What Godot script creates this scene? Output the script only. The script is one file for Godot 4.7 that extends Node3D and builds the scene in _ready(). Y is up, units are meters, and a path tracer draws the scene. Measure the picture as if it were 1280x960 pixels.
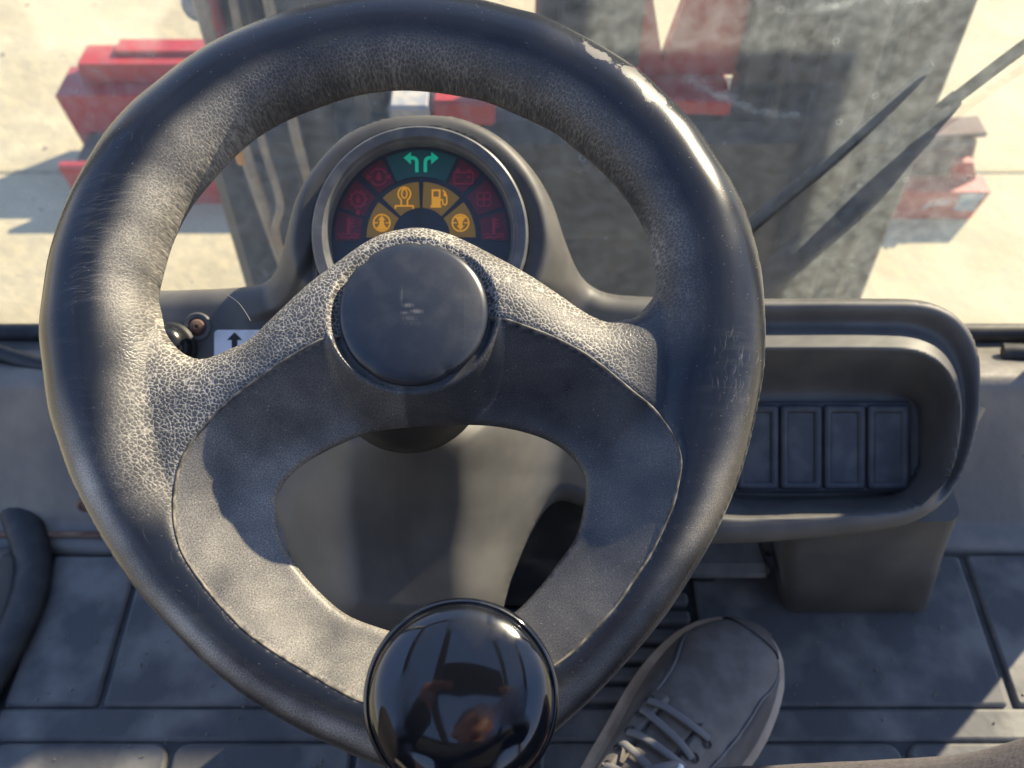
extends Node3D
# A steering wheel in the cab of a small loader, seen from the driver's seat. Wheel and dashboard outlines are in millimetres in their own planes.

const OUTER := [-8.4, 167.8, 12.5, 167.0, 33.3, 163.7, 47.9, 159.4, 65.3, 153.8, 83.8, 143.5, 99.2, 133.7, 114.0, 122.2, 128.9, 106.4, 139.2, 93.9, 147.7, 78.9, 155.7, 63.7, 161.9, 47.5, 166.5, 26.6, 168.2, 10.1, 168.2, -8.0, 166.4, -29.8, 162.7, -47.2, 157.0, -68.0, 152.1, -82.1, 144.2, -99.3, 136.2, -113.7, 126.5, -128.5, 117.1, -141.7, 107.8, -152.7, 94.1, -167.2, 80.9, -179.9, 65.1, -193.0, 47.9, -204.6, 25.8, -211.4, 5.3, -209.1, -11.9, -204.6, -29.4, -197.5, -47.0, -189.4, -63.1, -180.6, -81.4, -167.9, -94.6, -156.5, -107.2, -144.5, -119.8, -131.3, -132.1, -115.5, -142.8, -99.3, -152.6, -82.9, -159.0, -68.8, -165.6, -52.9, -171.2, -30.5, -174.5, -14.0, -174.9, 4.0, -174.3, 22.4, -171.3, 40.3, -166.9, 56.9, -161.0, 72.4, -153.1, 88.6, -142.1, 104.1, -130.3, 116.3, -117.8, 128.2, -105.4, 137.9, -90.4, 146.7, -68.3, 156.6, -47.8, 162.8, -29.2, 166.6]
const TOP_HOLE := [-12.4, 118.6, 3.1, 118.1, 18.2, 115.9, 33.7, 112.3, 48.7, 105.5, 68.0, 95.2, 78.8, 85.9, 88.6, 76.7, 98.3, 65.9, 107.0, 53.0, 113.2, 39.1, 116.0, 28.6, 117.5, 16.3, 116.8, 7.7, 113.2, 2.0, 106.4, -4.8, 98.8, -6.8, 92.7, -7.6, 83.4, -3.7, 69.3, 6.2, 55.5, 15.4, 38.0, 25.4, 24.7, 32.4, 15.9, 36.0, 6.6, 38.1, -1.4, 38.1, -13.9, 35.2, -24.4, 29.5, -37.2, 19.4, -49.9, 9.0, -67.6, -8.8, -76.3, -17.3, -86.7, -22.1, -95.1, -25.4, -101.4, -25.2, -106.8, -23.2, -111.2, -19.7, -116.7, -12.7, -119.4, -4.0, -122.6, 8.1, -121.6, 18.3, -118.1, 36.1, -111.0, 54.3, -101.1, 69.3, -92.0, 81.1, -79.9, 93.0, -65.2, 102.4, -42.6, 112.3, -27.4, 116.8]
const LOW_HOLE := [-7.1, -59.0, 18.2, -57.3, 39.0, -57.8, 56.8, -61.6, 69.4, -67.3, 78.1, -75.8, 81.3, -84.0, 80.3, -96.4, 76.5, -109.0, 68.7, -120.1, 60.1, -131.0, 47.9, -142.8, 33.8, -149.3, 19.7, -152.7, 5.6, -152.7, -10.4, -148.6, -25.5, -142.8, -39.1, -132.0, -49.8, -120.1, -56.5, -109.0, -59.0, -97.5, -59.1, -90.2, -55.5, -82.9, -47.1, -75.1, -34.9, -68.0, -20.0, -61.6]
const RIM_INNER := [-12.4, 118.6, 3.1, 118.1, 18.2, 115.9, 33.7, 112.3, 48.7, 105.5, 68.0, 95.2, 78.8, 85.9, 88.6, 76.7, 98.3, 65.9, 107.0, 53.0, 113.2, 39.1, 116.0, 28.6, 117.5, 16.3, 117.8, 2.0, 117.0, -18.0, 115.6, -37.5, 112.6, -56.7, 108.3, -75.5, 101.8, -93.9, 93.4, -111.9, 83.7, -126.1, 71.0, -141.7, 55.0, -153.7, 33.9, -165.6, 13.0, -167.9, -8.1, -164.6, -29.4, -157.8, -49.3, -148.6, -65.9, -137.2, -81.1, -123.6, -93.9, -106.5, -103.6, -86.6, -110.4, -66.1, -115.6, -45.2, -119.2, -25.8, -121.4, -6.0, -122.6, 8.1, -121.6, 18.3, -118.1, 36.1, -111.0, 54.3, -101.1, 69.3, -92.0, 81.1, -79.9, 93.0, -65.2, 102.4, -42.6, 112.3, -27.4, 116.8]
const DASH := [-284.2, 81.6, -258.3, 82.2, -211.8, 84.2, -193.8, 87.8, -181.0, 96.9, -172.0, 115.7, -165.9, 134.7, -154.9, 152.4, -136.7, 172.1, -112.1, 183.4, -88.5, 186.4, -63.0, 184.4, -38.4, 173.1, -18.7, 154.4, -6.2, 134.7, 3.0, 110.7, 13.7, 91.8, 28.4, 81.6, 51.7, 78.5, 129.2, 77.0, 206.7, 77.0, 240.3, 75.4, 260.9, 66.1, 272.8, 49.1, 276.9, 25.8, 274.9, -5.2, 266.1, -36.2, 250.6, -58.9, 227.3, -72.3, 180.8, -79.6, 103.3, -84.7, 51.7, -80.6, 18.1, -62.0, -1.5, -56.8, -16.8, -73.4, -31.0, -102.9, -45.0, -136.8, -81.0, -142.3, -128.5, -140.3, -151.0, -126.5, -173.3, -98.8, -188.6, -62.0, -206.7, -41.3, -258.3, -38.8, -289.3, -31.0, -294.5, 10.3, -291.9, 62.0]
const TRAY_OPEN := [103.3, 42.9, 134.3, 42.9, 206.7, 42.9, 229.9, 40.8, 247.0, 31.0, 255.8, 12.9, 256.3, -10.3, 250.6, -36.2, 237.7, -52.7, 217.0, -62.0, 155.0, -65.1, 103.3, -66.1, 85.3, -59.4, 78.5, -10.3, 85.3, 36.2]
const TRAY_BOT := [126.9, 10.7, 223.9, 11.2, 240.5, 9.6, 247.2, 2.9, 247.7, -45.8, 240.5, -54.7, 223.9, -55.8, 126.9, -55.8, 115.9, -45.8, 115.9, 1.3]
const COL := [-132.5, 1.3, -45.5, 1.3, -43.1, -37.3, -46.5, -76.0, -54.2, -124.3, -130.1, -124.3, -143.1, -76.0, -146.0, -37.3]
const CREASE := [2.0, -21.3, 18.4, -17.5, 37.6, -13.2, 55.3, -17.9, 68.9, -22.8, 80.9, -28.6, 91.7, -36.1, 102.4, -44.8, 111.2, -52.2, 117.0, -60.3, 121.3, -69.4, 122.4, -77.7, 120.6, -87.4, 118.5, -95.6, 113.5, -106.8, 107.1, -118.9, 99.8, -129.1, 92.6, -139.2, 83.8, -148.5, 73.4, -158.4, 65.5, -164.0, 47.9, -175.0, 27.8, -180.7, 4.3, -181.4, -15.6, -177.9, -31.8, -170.1, -49.9, -160.1, -64.8, -150.5, -76.2, -140.2, -85.9, -129.8, -95.3, -117.1, -99.7, -106.4, -101.8, -93.8, -100.8, -80.6, -96.4, -69.4, -87.9, -58.8, -77.1, -48.5, -62.8, -38.8, -48.0, -29.7, -31.1, -22.1, -14.6, -21.3]

const WHEEL_AT := Transform3D(Vector3(1, 0, 0), Vector3(0, 0.4384, -0.8988), Vector3(0, 0.8988, 0.4384), Vector3(-0.0479, 0.4110, -0.3236))
const DASH_AT := Transform3D(Vector3(1, 0, 0), Vector3(0, 0.6428, -0.7660), Vector3(0, 0.7660, 0.6428), Vector3(0.0310, 0.2518, -0.3827))
const DIAL_AT := Vector3(-0.0875, 0.1106, 0.0)
const GROUND := -0.70

var M := {}
var rng := RandomNumberGenerator.new()
var shapes := {}

func _ready():
	rng.seed = 7
	# ---- camera, sky, sun, exposure
	var cam := Camera3D.new()
	cam.name = "camera"
	cam.position = Vector3(0, 0.74, 0)
	cam.rotation_degrees = Vector3(-50, 0, 0)
	cam.fov = 43.6
	cam.near = 0.02
	cam.far = 900.0
	var lens := CameraAttributesPhysical.new()
	lens.frustum_focal_length = 30.0
	lens.frustum_focus_distance = 0.455
	lens.frustum_near = 0.02
	lens.frustum_far = 900.0
	lens.exposure_aperture = 10.0
	cam.attributes = lens
	add_child(cam)
	cam.current = true
	var we := WorldEnvironment.new()
	we.name = "environment"
	var env := Environment.new()
	env.background_mode = Environment.BG_SKY
	var sky := Sky.new()
	var sm := ProceduralSkyMaterial.new()
	sm.sky_top_color = Color(0.40, 0.505, 0.69)
	sm.sky_horizon_color = Color(0.85, 0.855, 0.85)
	sm.sky_curve = 0.16
	sm.ground_bottom_color = Color(0.45, 0.42, 0.36)
	sm.ground_horizon_color = Color(0.62, 0.60, 0.55)
	sm.sky_energy_multiplier = 1.02
	sky.sky_material = sm
	env.sky = sky
	env.tonemap_mode = Environment.TONE_MAPPER_LINEAR
	env.tonemap_exposure = 2.95
	env.sdfgi_enabled = true
	env.ssao_enabled = true
	env.ssil_enabled = true
	we.environment = env
	add_child(we)
	var sun := DirectionalLight3D.new()
	sun.name = "sun"
	sun.light_energy = 1.6
	sun.light_color = Color(1.0, 0.94, 0.81)
	sun.light_angular_distance = 0.5
	sun.shadow_enabled = true
	var az := deg_to_rad(48.0)
	var el := deg_to_rad(33.0)
	add_child(sun)
	sun.look_at_from_position(Vector3.ZERO, -Vector3(sin(az) * cos(el), sin(el), -cos(az) * cos(el)), Vector3.UP)
	make_shapes()
	make_materials()
	# ---- large structure
	build_ground()
	build_cab()
	build_floor_mat()
	build_windscreen()
	# ---- outside
	build_loader()
	build_carriage()
	# ---- dashboard and controls
	build_dashboard()
	build_cluster()
	build_switches()
	build_small_dash_things()
	build_pedal()
	build_wheel()
	build_knob()
	# ---- the driver
	build_person()
	build_phone()
	build_seat()
	build_dirt()

# ------------------------------------------------------------------ helpers
func lin(r: float, g: float, b: float, a := 1.0) -> Color:
	return Color(r, g, b).linear_to_srgb() * Color(1, 1, 1, 0) + Color(0, 0, 0, a)

func tag(o: Node, label: String, category: String, group := "", kind := "") -> void:
	o.set_meta("label", label)
	o.set_meta("category", category)
	if group != "":
		o.set_meta("group", group)
	if kind != "":
		o.set_meta("kind", kind)

func thing(called: String, label: String, category: String, at := Transform3D(), group := "") -> Node3D:
	var o := Node3D.new()
	o.name = called
	o.transform = at
	add_child(o, true)
	tag(o, label, category, group)
	return o

func begin() -> SurfaceTool:
	var st := SurfaceTool.new()
	st.begin(Mesh.PRIMITIVE_TRIANGLES)
	return st

func put(st: SurfaceTool, called: String, material: Material, parent: Node = self) -> MeshInstance3D:
	var o := MeshInstance3D.new()
	o.name = called
	o.mesh = st.commit()
	o.material_override = material
	parent.add_child(o, true)
	return o

func struct(st: SurfaceTool, called: String, material: Material) -> MeshInstance3D:
	var o := put(st, called, material)
	o.set_meta("kind", "structure")
	return o

func face(st: SurfaceTool, pts: Array, n: Vector3) -> void:        # a flat polygon that faces n
	var turn: Vector3 = (pts[2] - pts[0]).cross(pts[1] - pts[0])
	var p := pts.duplicate()
	if turn.dot(n) < 0.0:
		p.reverse()
	for i in range(1, p.size() - 1):
		for v in [p[0], p[i], p[i + 1]]:
			st.set_normal(n)
			st.add_vertex(v)

func box(st: SurfaceTool, c: Vector3, s: Vector3, bevel := 0.002, basis := Basis()) -> void:   # a box with chamfered edges
	var h := s * 0.5
	var b: float = minf(bevel, minf(h.x, minf(h.y, h.z)) * 0.9)
	for ax in 3:
		for sg in [-1.0, 1.0]:
			var u := (ax + 1) % 3
			var w := (ax + 2) % 3
			var q := []
			for k in [[-1, -1], [1, -1], [1, 1], [-1, 1]]:
				var v := Vector3.ZERO
				v[ax] = sg * h[ax]
				v[u] = k[0] * (h[u] - b)
				v[w] = k[1] * (h[w] - b)
				q.append(c + basis * v)
			var n := Vector3.ZERO
			n[ax] = sg
			face(st, q, (basis * n).normalized())
			for sg2 in [-1.0, 1.0]:                                   # the edge between the faces ax and u
				var e := []
				for k in [-1.0, 1.0]:
					var v1 := Vector3.ZERO
					v1[ax] = sg * h[ax]
					v1[u] = sg2 * (h[u] - b)
					v1[w] = k * (h[w] - b)
					var v2 := Vector3.ZERO
					v2[ax] = sg * (h[ax] - b)
					v2[u] = sg2 * h[u]
					v2[w] = k * (h[w] - b)
					e.append([c + basis * v1, c + basis * v2])
				var n2 := Vector3.ZERO
				n2[ax] = sg
				n2[u] = sg2
				face(st, [e[0][0], e[0][1], e[1][1], e[1][0]], (basis * n2).normalized())
	for sx in [-1.0, 1.0]:
		for sy in [-1.0, 1.0]:
			for sz in [-1.0, 1.0]:
				face(st, [c + basis * Vector3(sx * h.x, sy * (h.y - b), sz * (h.z - b)), c + basis * Vector3(sx * (h.x - b), sy * h.y, sz * (h.z - b)), c + basis * Vector3(sx * (h.x - b), sy * (h.y - b), sz * h.z)], (basis * Vector3(sx, sy, sz)).normalized())

func grid_rings(st: SurfaceTool, rings: Array, closed := true, cap0 := true, cap1 := true, uvs := false) -> void:   # joins rings of equally many points, smooth
	var n: int = rings[0].size()
	var first := 0
	for i in rings.size():
		for j in n:
			if uvs:
				st.set_uv(Vector2(float(j) / n, float(i) / (rings.size() - 1)))
			st.add_vertex(rings[i][j])
	var turn := n if closed else n - 1
	for i in rings.size() - 1:
		for j in turn:
			var a := i * n + j
			var b := i * n + (j + 1) % n
			var c := a + n
			var d := b + n
			for k in [a, c, b, b, c, d]:
				st.add_index(first + k)
	var total := rings.size() * n
	for end in 2:
		if (end == 0 and not cap0) or (end == 1 and not cap1):
			continue
		var ring = rings[0] if end == 0 else rings[rings.size() - 1]
		var mid := Vector3.ZERO
		for v in ring:
			mid += v / float(n)
		st.set_smooth_group(1 + end)
		st.add_vertex(mid)
		for v in ring:
			st.add_vertex(v)
		for j in turn:
			var a := total + 1 + j
			var b := total + 1 + (j + 1) % n
			for k in ([total, a, b] if end == 0 else [total, b, a]):
				st.add_index(k)
		total += n + 1
	st.set_smooth_group(0)
	st.generate_normals()

func tube_rings(pts: PackedVector3Array, radii, seg := 12, squash := 1.0) -> Array:
	var rings := []
	var side := Vector3.ZERO
	for i in pts.size():
		var t: Vector3 = (pts[mini(i + 1, pts.size() - 1)] - pts[maxi(i - 1, 0)]).normalized()
		if side == Vector3.ZERO:
			side = t.cross(Vector3.UP if absf(t.y) < 0.9 else Vector3.RIGHT).normalized()
		side = (side - t * side.dot(t)).normalized()
		var other := t.cross(side)
		var r: float = radii[i] if radii is Array or radii is PackedFloat32Array else radii
		var ring := PackedVector3Array()
		for k in seg:
			var a := TAU * k / seg
			ring.append(pts[i] + side * cos(a) * r + other * sin(a) * r * squash)
		rings.append(ring)
	return rings

func tube(called: String, pts: PackedVector3Array, radii, material: Material, parent: Node, seg := 12, squash := 1.0) -> MeshInstance3D:
	var st := begin()
	grid_rings(st, tube_rings(pts, radii, seg, squash))
	return put(st, called, material, parent)

func smooth(pts: Array, each := 6) -> PackedVector3Array:            # Catmull-Rom through the points
	var out := PackedVector3Array()
	for i in pts.size() - 1:
		var a: Vector3 = pts[maxi(i - 1, 0)]
		var b: Vector3 = pts[i]
		var c: Vector3 = pts[i + 1]
		var d: Vector3 = pts[mini(i + 2, pts.size() - 1)]
		for k in each:
			out.append(b.cubic_interpolate(c, a, d, float(k) / each))
	out.append(pts[pts.size() - 1])
	return out

func lathe(st: SurfaceTool, prof: Array, seg := 64, at := Vector3.ZERO) -> void:     # [radius, height along local z]; a corner sharper than 35 degrees stays sharp
	var n := prof.size()
	var tang := []
	for i in n - 1:
		tang.append(Vector2(prof[i + 1][0] - prof[i][0], prof[i + 1][1] - prof[i][1]).normalized())
	for i in n - 1:
		var ends := []
		for e in 2:
			var j: int = i + e
			var t: Vector2 = tang[i]
			var other: Vector2 = tang[clampi(j - 1 if e == 0 else j, 0, n - 2)]
			if t.dot(other) > 0.82:
				t = (t + other).normalized()
			ends.append(Vector2(t.y, -t.x))
		for k in seg:
			var q := []
			for c in [[0, k], [1, k], [1, k + 1], [0, k + 1]]:
				var a: float = TAU * c[1] / seg
				var p = prof[i + c[0]]
				var nn: Vector2 = ends[c[0]]
				q.append([Vector3(cos(a) * p[0], sin(a) * p[0], p[1]) + at, Vector3(cos(a) * nn.x, sin(a) * nn.x, nn.y)])
			var nf: Vector3 = q[0][1] + q[2][1]
			for tri in [[0, 1, 2], [0, 2, 3]]:
				var va: Vector3 = q[tri[0]][0]
				var vb: Vector3 = q[tri[1]][0]
				var vc: Vector3 = q[tri[2]][0]
				var g := (vc - va).cross(vb - va)
				if g.length_squared() < 1e-18:
					continue
				var order: Array = tri if g.dot(nf) > 0.0 else [tri[0], tri[2], tri[1]]
				for m in order:
					st.set_normal(q[m][1].normalized())
					st.add_vertex(q[m][0])

func prism(st: SurfaceTool, poly: PackedVector2Array, z0: float, z1: float, at := Transform3D()) -> void:   # a polygon with thickness; its front at z1
	var tri := Geometry2D.triangulate_polygon(poly)
	for e in 2:
		var z := z1 if e == 0 else z0
		for i in range(0, tri.size(), 3):
			face(st, [at * Vector3(poly[tri[i]].x, poly[tri[i]].y, z), at * Vector3(poly[tri[i + 1]].x, poly[tri[i + 1]].y, z), at * Vector3(poly[tri[i + 2]].x, poly[tri[i + 2]].y, z)], at.basis * Vector3(0, 0, 1 if e == 0 else -1))
	var way := -1.0 if Geometry2D.is_polygon_clockwise(poly) else 1.0
	for i in poly.size():
		var a := poly[i]
		var b := poly[(i + 1) % poly.size()]
		var n := Vector3(b.y - a.y, a.x - b.x, 0) * -way
		if n.length() < 1e-9:
			continue
		face(st, [at * Vector3(a.x, a.y, z0), at * Vector3(b.x, b.y, z0), at * Vector3(b.x, b.y, z1), at * Vector3(a.x, a.y, z1)], (at.basis * n).normalized())

func stroke(st: SurfaceTool, pts: Array, w: float, z0: float, z1: float) -> void:
	for poly in Geometry2D.offset_polyline(PackedVector2Array(pts), w * 0.5, Geometry2D.JOIN_ROUND, Geometry2D.END_BUTT):
		if not Geometry2D.is_polygon_clockwise(poly):
			prism(st, poly, z0, z1)

func arc(c: Vector2, r: float, a0: float, a1: float, n := 16, ry := -1.0) -> Array:
	var out := []
	for i in n + 1:
		var a := deg_to_rad(lerpf(a0, a1, float(i) / n))
		out.append(c + Vector2(cos(a) * r, sin(a) * (r if ry < 0.0 else ry)))
	return out

func round_rect(x0: float, y0: float, x1: float, y1: float, r: float, n := 5) -> PackedVector2Array:
	var out := PackedVector2Array()
	for c in [[x1 - r, y1 - r, 0], [x0 + r, y1 - r, 90], [x0 + r, y0 + r, 180], [x1 - r, y0 + r, 270]]:
		for v in arc(Vector2(c[0], c[1]), r, c[2], c[2] + 90, n):
			out.append(v)
	return out

# a closed outline in millimetres: a smooth curve and its polygon
func make_shapes():
	var all := {"outer": OUTER, "top": TOP_HOLE, "low": LOW_HOLE, "rin": RIM_INNER, "crease": CREASE, "dash": DASH, "open": TRAY_OPEN, "bot": TRAY_BOT, "col": COL}
	for k in all:
		var flat: Array = all[k]
		var p := []
		for i in range(0, flat.size(), 2):
			p.append(Vector2(flat[i], flat[i + 1]))
		shapes[k] = outline(p)

func outline(p: Array) -> Array:
	var c := Curve2D.new()
	c.bake_interval = 1.5
	var n := p.size()
	for i in n + 1:
		var a: Vector2 = p[(i + n - 1) % n]
		var b: Vector2 = p[i % n]
		var d: Vector2 = p[(i + 1) % n]
		var t := (d - a).normalized()
		c.add_point(b, -t * b.distance_to(a) * 0.32, t * b.distance_to(d) * 0.32)
	var full := c.get_baked_points()
	var few := PackedVector2Array()
	for i in range(0, full.size(), 4):
		few.append(full[i])
	return [c, full, few]

func inside(shape: Array, p: Vector2) -> float:                       # distance from the outline, positive inside
	var c: Curve2D = shape[0]
	var d := c.get_closest_point(p).distance_to(p)
	var edge: PackedVector2Array = shape[1] if d < 1.5 else shape[2]
	var a := Geometry2D.is_point_in_polygon(p, edge)
	var q := p + Vector2(0.0137, 0.0071)                              # a ray through a corner can miscount: ask twice, settle with a third
	if d > 0.04 and a != Geometry2D.is_point_in_polygon(q, edge):
		a = Geometry2D.is_point_in_polygon(p - Vector2(0.0093, 0.0171), edge)
	return d if a else -d

func quarter(d: float, r: float) -> float:                            # 0 at an edge, rounding to 1 at the distance r from it
	var t := 1.0 - clampf(d / r, 0.0, 1.0)
	return sqrt(maxf(0.0, 1.0 - t * t))

func smax(a: float, b: float, k: float) -> float:
	if k <= 0.0:
		return maxf(a, b)
	var h := maxf(k - absf(a - b), 0.0) / k
	return maxf(a, b) + h * h * k * 0.25

# A moulded solid over a flat outline: sdf says how far inside a point is, heights its top and bottom, which its part. All in millimetres. Vertices slide onto the outline and onto the seam.
func field(box2: Rect2, cell: float, sdf: Callable, heights: Callable, which: Callable, parts: int, seam: Callable, skirt: float, uv_box: Rect2) -> Array:
	var nx := int(box2.size.x / cell) + 1
	var ny := int(box2.size.y / cell) + 1
	var P := PackedVector2Array()
	var S := PackedFloat32Array()
	for j in ny:
		for i in nx:
			var p := box2.position + Vector2(i, j) * cell
			var s: float = sdf.call(p)
			if absf(s) < 0.72 * cell:                                   # near the outline: slide onto it
				for it in 2:
					var g := Vector2(sdf.call(p + Vector2(0.05, 0)) - s, sdf.call(p + Vector2(0, 0.05)) - s) / 0.05
					if g.length() < 0.1:
						break
					p -= g.normalized() * s
					s = sdf.call(p)
				s = 0.0
			elif s > 0.0 and seam.is_valid():
				for it in 2:
					var d: float = seam.call(p)
					if absf(d) < 0.72 * cell:
						var g := Vector2(seam.call(p + Vector2(0.05, 0)) - d, seam.call(p + Vector2(0, 0.05)) - d) / 0.05
						if g.length() > 0.1:
							p -= g.normalized() * d
			P.append(p)
			S.append(s)
	var Z := PackedVector2Array()
	Z.resize(P.size())
	for i in P.size():
		if S[i] >= 0.0:
			Z[i] = heights.call(P[i])
	# triangles of both sides, and normals gathered over all parts so that the parts meet without a break
	var tris := []
	var N := PackedVector3Array()
	N.resize(P.size() * 2)
	var edges := {}
	for j in ny - 1:
		for i in nx - 1:
			var q := [j * nx + i, j * nx + i + 1, (j + 1) * nx + i + 1, (j + 1) * nx + i]
			for t in ([[0, 1, 2], [0, 2, 3]] if (i + j) % 2 == 0 else [[0, 1, 3], [1, 2, 3]]):
				var a: int = q[t[0]]
				var b: int = q[t[1]]
				var c: int = q[t[2]]
				if S[a] < 0.0 or S[b] < 0.0 or S[c] < 0.0:
					continue
				if S[a] + S[b] + S[c] <= 0.0 and sdf.call((P[a] + P[b] + P[c]) / 3.0) < 0.02:
					continue
				var part: int = which.call((P[a] + P[b] + P[c]) / 3.0) if parts > 1 else 0
				for side in (2 if skirt <= 0.0 else 1):
					var o := [a, c, b] if side == 0 else [a, b, c]
					var va := Vector3(P[o[0]].x, P[o[0]].y, Z[o[0]].x if side == 0 else Z[o[0]].y)
					var vb := Vector3(P[o[1]].x, P[o[1]].y, Z[o[1]].x if side == 0 else Z[o[1]].y)
					var vc := Vector3(P[o[2]].x, P[o[2]].y, Z[o[2]].x if side == 0 else Z[o[2]].y)
					var nf := (vc - va).cross(vb - va)
					for v in o:
						N[v * 2 + (side if S[v] > 0.0 else 0)] += nf
					tris.append([part if side == 0 else 0, side, o])
				if skirt > 0.0:
					for e in [[a, b], [b, c], [c, a]]:
						if edges.has([e[1], e[0]]):
							edges.erase([e[1], e[0]])
						else:
							edges[e] = true
	var sts := []
	var ids := []
	var counts := []
	for k in parts:
		sts.append(begin())
		var e := PackedInt32Array()
		e.resize(P.size() * 2)
		e.fill(-1)
		ids.append(e)
		counts.append(0)
	for tri in tris:
		var to: int = tri[0]
		var st: SurfaceTool = sts[to]
		for v in tri[2]:
			var slot: int = v * 2 + (tri[1] if S[v] > 0.0 else 0)
			if ids[to][slot] < 0:
				ids[to][slot] = counts[to]
				counts[to] += 1
				st.set_uv((P[v] - uv_box.position) / uv_box.size)
				st.set_normal(N[slot].normalized())
				st.add_vertex(Vector3(P[v].x, P[v].y, Z[v].x if tri[1] == 0 else Z[v].y) * 0.001)
			st.add_index(ids[to][slot])
	if skirt > 0.0:
		var st: SurfaceTool = sts[0]
		for e in edges:
			var lo := []
			var across := (P[e[1]] - P[e[0]]).orthogonal().normalized()
			for v in e:
				st.set_normal(Vector3(across.x, across.y, 0.0) * (1.0 if Vector2(N[e[0] * 2].x, N[e[0] * 2].y).dot(across) > 0.0 else -1.0))
				st.set_uv((P[v] - uv_box.position) / uv_box.size)
				st.add_vertex(Vector3(P[v].x, P[v].y, Z[v].x - skirt) * 0.001)
				lo.append(counts[0])
				counts[0] += 1
			for k in [ids[0][e[0] * 2], ids[0][e[1] * 2], lo[1], ids[0][e[0] * 2], lo[1], lo[0]]:
				st.add_index(k)
	return sts

# ------------------------------------------------------------------ materials
func noise(freq: float, seed_: int, type := FastNoiseLite.TYPE_SIMPLEX_SMOOTH, octaves := 4) -> FastNoiseLite:
	var n := FastNoiseLite.new()
	n.seed = seed_
	n.noise_type = type
	n.frequency = freq
	n.fractal_octaves = octaves
	return n

func grey(size: int, freq: float, seed_: int, octaves := 4) -> PackedByteArray:
	var im := noise(freq, seed_, FastNoiseLite.TYPE_SIMPLEX_SMOOTH, octaves).get_seamless_image(size, size)
	im.convert(Image.FORMAT_L8)
	return im.get_data()

# dirt colour b over colour a (both linear), in cloudy patches with fine grain and specks
func dirty(a: Color, b: Color, size := 512, coarse := 0.012, seed_ := 1, lo := 0.35, hi := 0.75, grain := 0.25, specks := 0.0, scuffs := []) -> ImageTexture:
	var n1 := grey(size, coarse, seed_)
	var n2 := grey(size, 0.25, seed_ + 1, 2)
	var out := PackedByteArray()
	out.resize(size * size * 3)
	var ramp := PackedByteArray()
	ramp.resize(256 * 3)
	for i in 256:
		var c := a.srgb_to_linear().lerp(b.srgb_to_linear(), i / 255.0).linear_to_srgb()
		ramp[i * 3] = int(clampf(c.r, 0, 1) * 255)
		ramp[i * 3 + 1] = int(clampf(c.g, 0, 1) * 255)
		ramp[i * 3 + 2] = int(clampf(c.b, 0, 1) * 255)
	var worn := PackedFloat32Array()
	worn.resize(size * size)
	for sc in scuffs:                                                  # [x, y, half length, half height, strength] in pixels from the corner, wrapping round
		for dy in range(-int(sc[3] * 2.5), int(sc[3] * 2.5) + 1):
			for dx in range(-int(sc[2] * 2.5), int(sc[2] * 2.5) + 1):
				worn[posmod(int(sc[1]) + dy, size) * size + posmod(int(sc[0]) + dx, size)] += sc[4] * exp(-pow(dx / sc[2], 2.0) - pow(dy / sc[3], 2.0))
	for i in size * size:
		var t := worn[i] * (n2[i] / 255.0) * 2.0 + (n1[i] / 255.0 - lo) / (hi - lo) + (n2[i] / 255.0 - 0.5) * grain * 2.0
		if specks > 0.0 and rng.randf() < specks:
			t += rng.randf() * 0.8
		var k := int(clampf(t, 0.0, 1.0) * 255.0) * 3
		out[i * 3] = ramp[k]
		out[i * 3 + 1] = ramp[k + 1]
		out[i * 3 + 2] = ramp[k + 2]
	return ImageTexture.create_from_image(Image.create_from_data(size, size, false, Image.FORMAT_RGB8, out))

func surface(tex: Texture2D, scale: float, rough: float, bump: Texture2D = null, bump_cm := 0.02, spec := 0.5) -> StandardMaterial3D:
	var m := StandardMaterial3D.new()
	m.albedo_texture = tex
	m.uv1_triplanar = true
	m.uv1_scale = Vector3.ONE * scale
	m.roughness = rough
	m.metallic_specular = spec
	if bump:
		m.heightmap_enabled = true
		m.heightmap_texture = bump
		m.heightmap_scale = bump_cm
	return m

func plain(c: Color, rough: float, spec := 0.5) -> StandardMaterial3D:
	var m := StandardMaterial3D.new()
	m.albedo_color = c
	m.roughness = rough
	m.metallic_specular = spec
	return m

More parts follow.
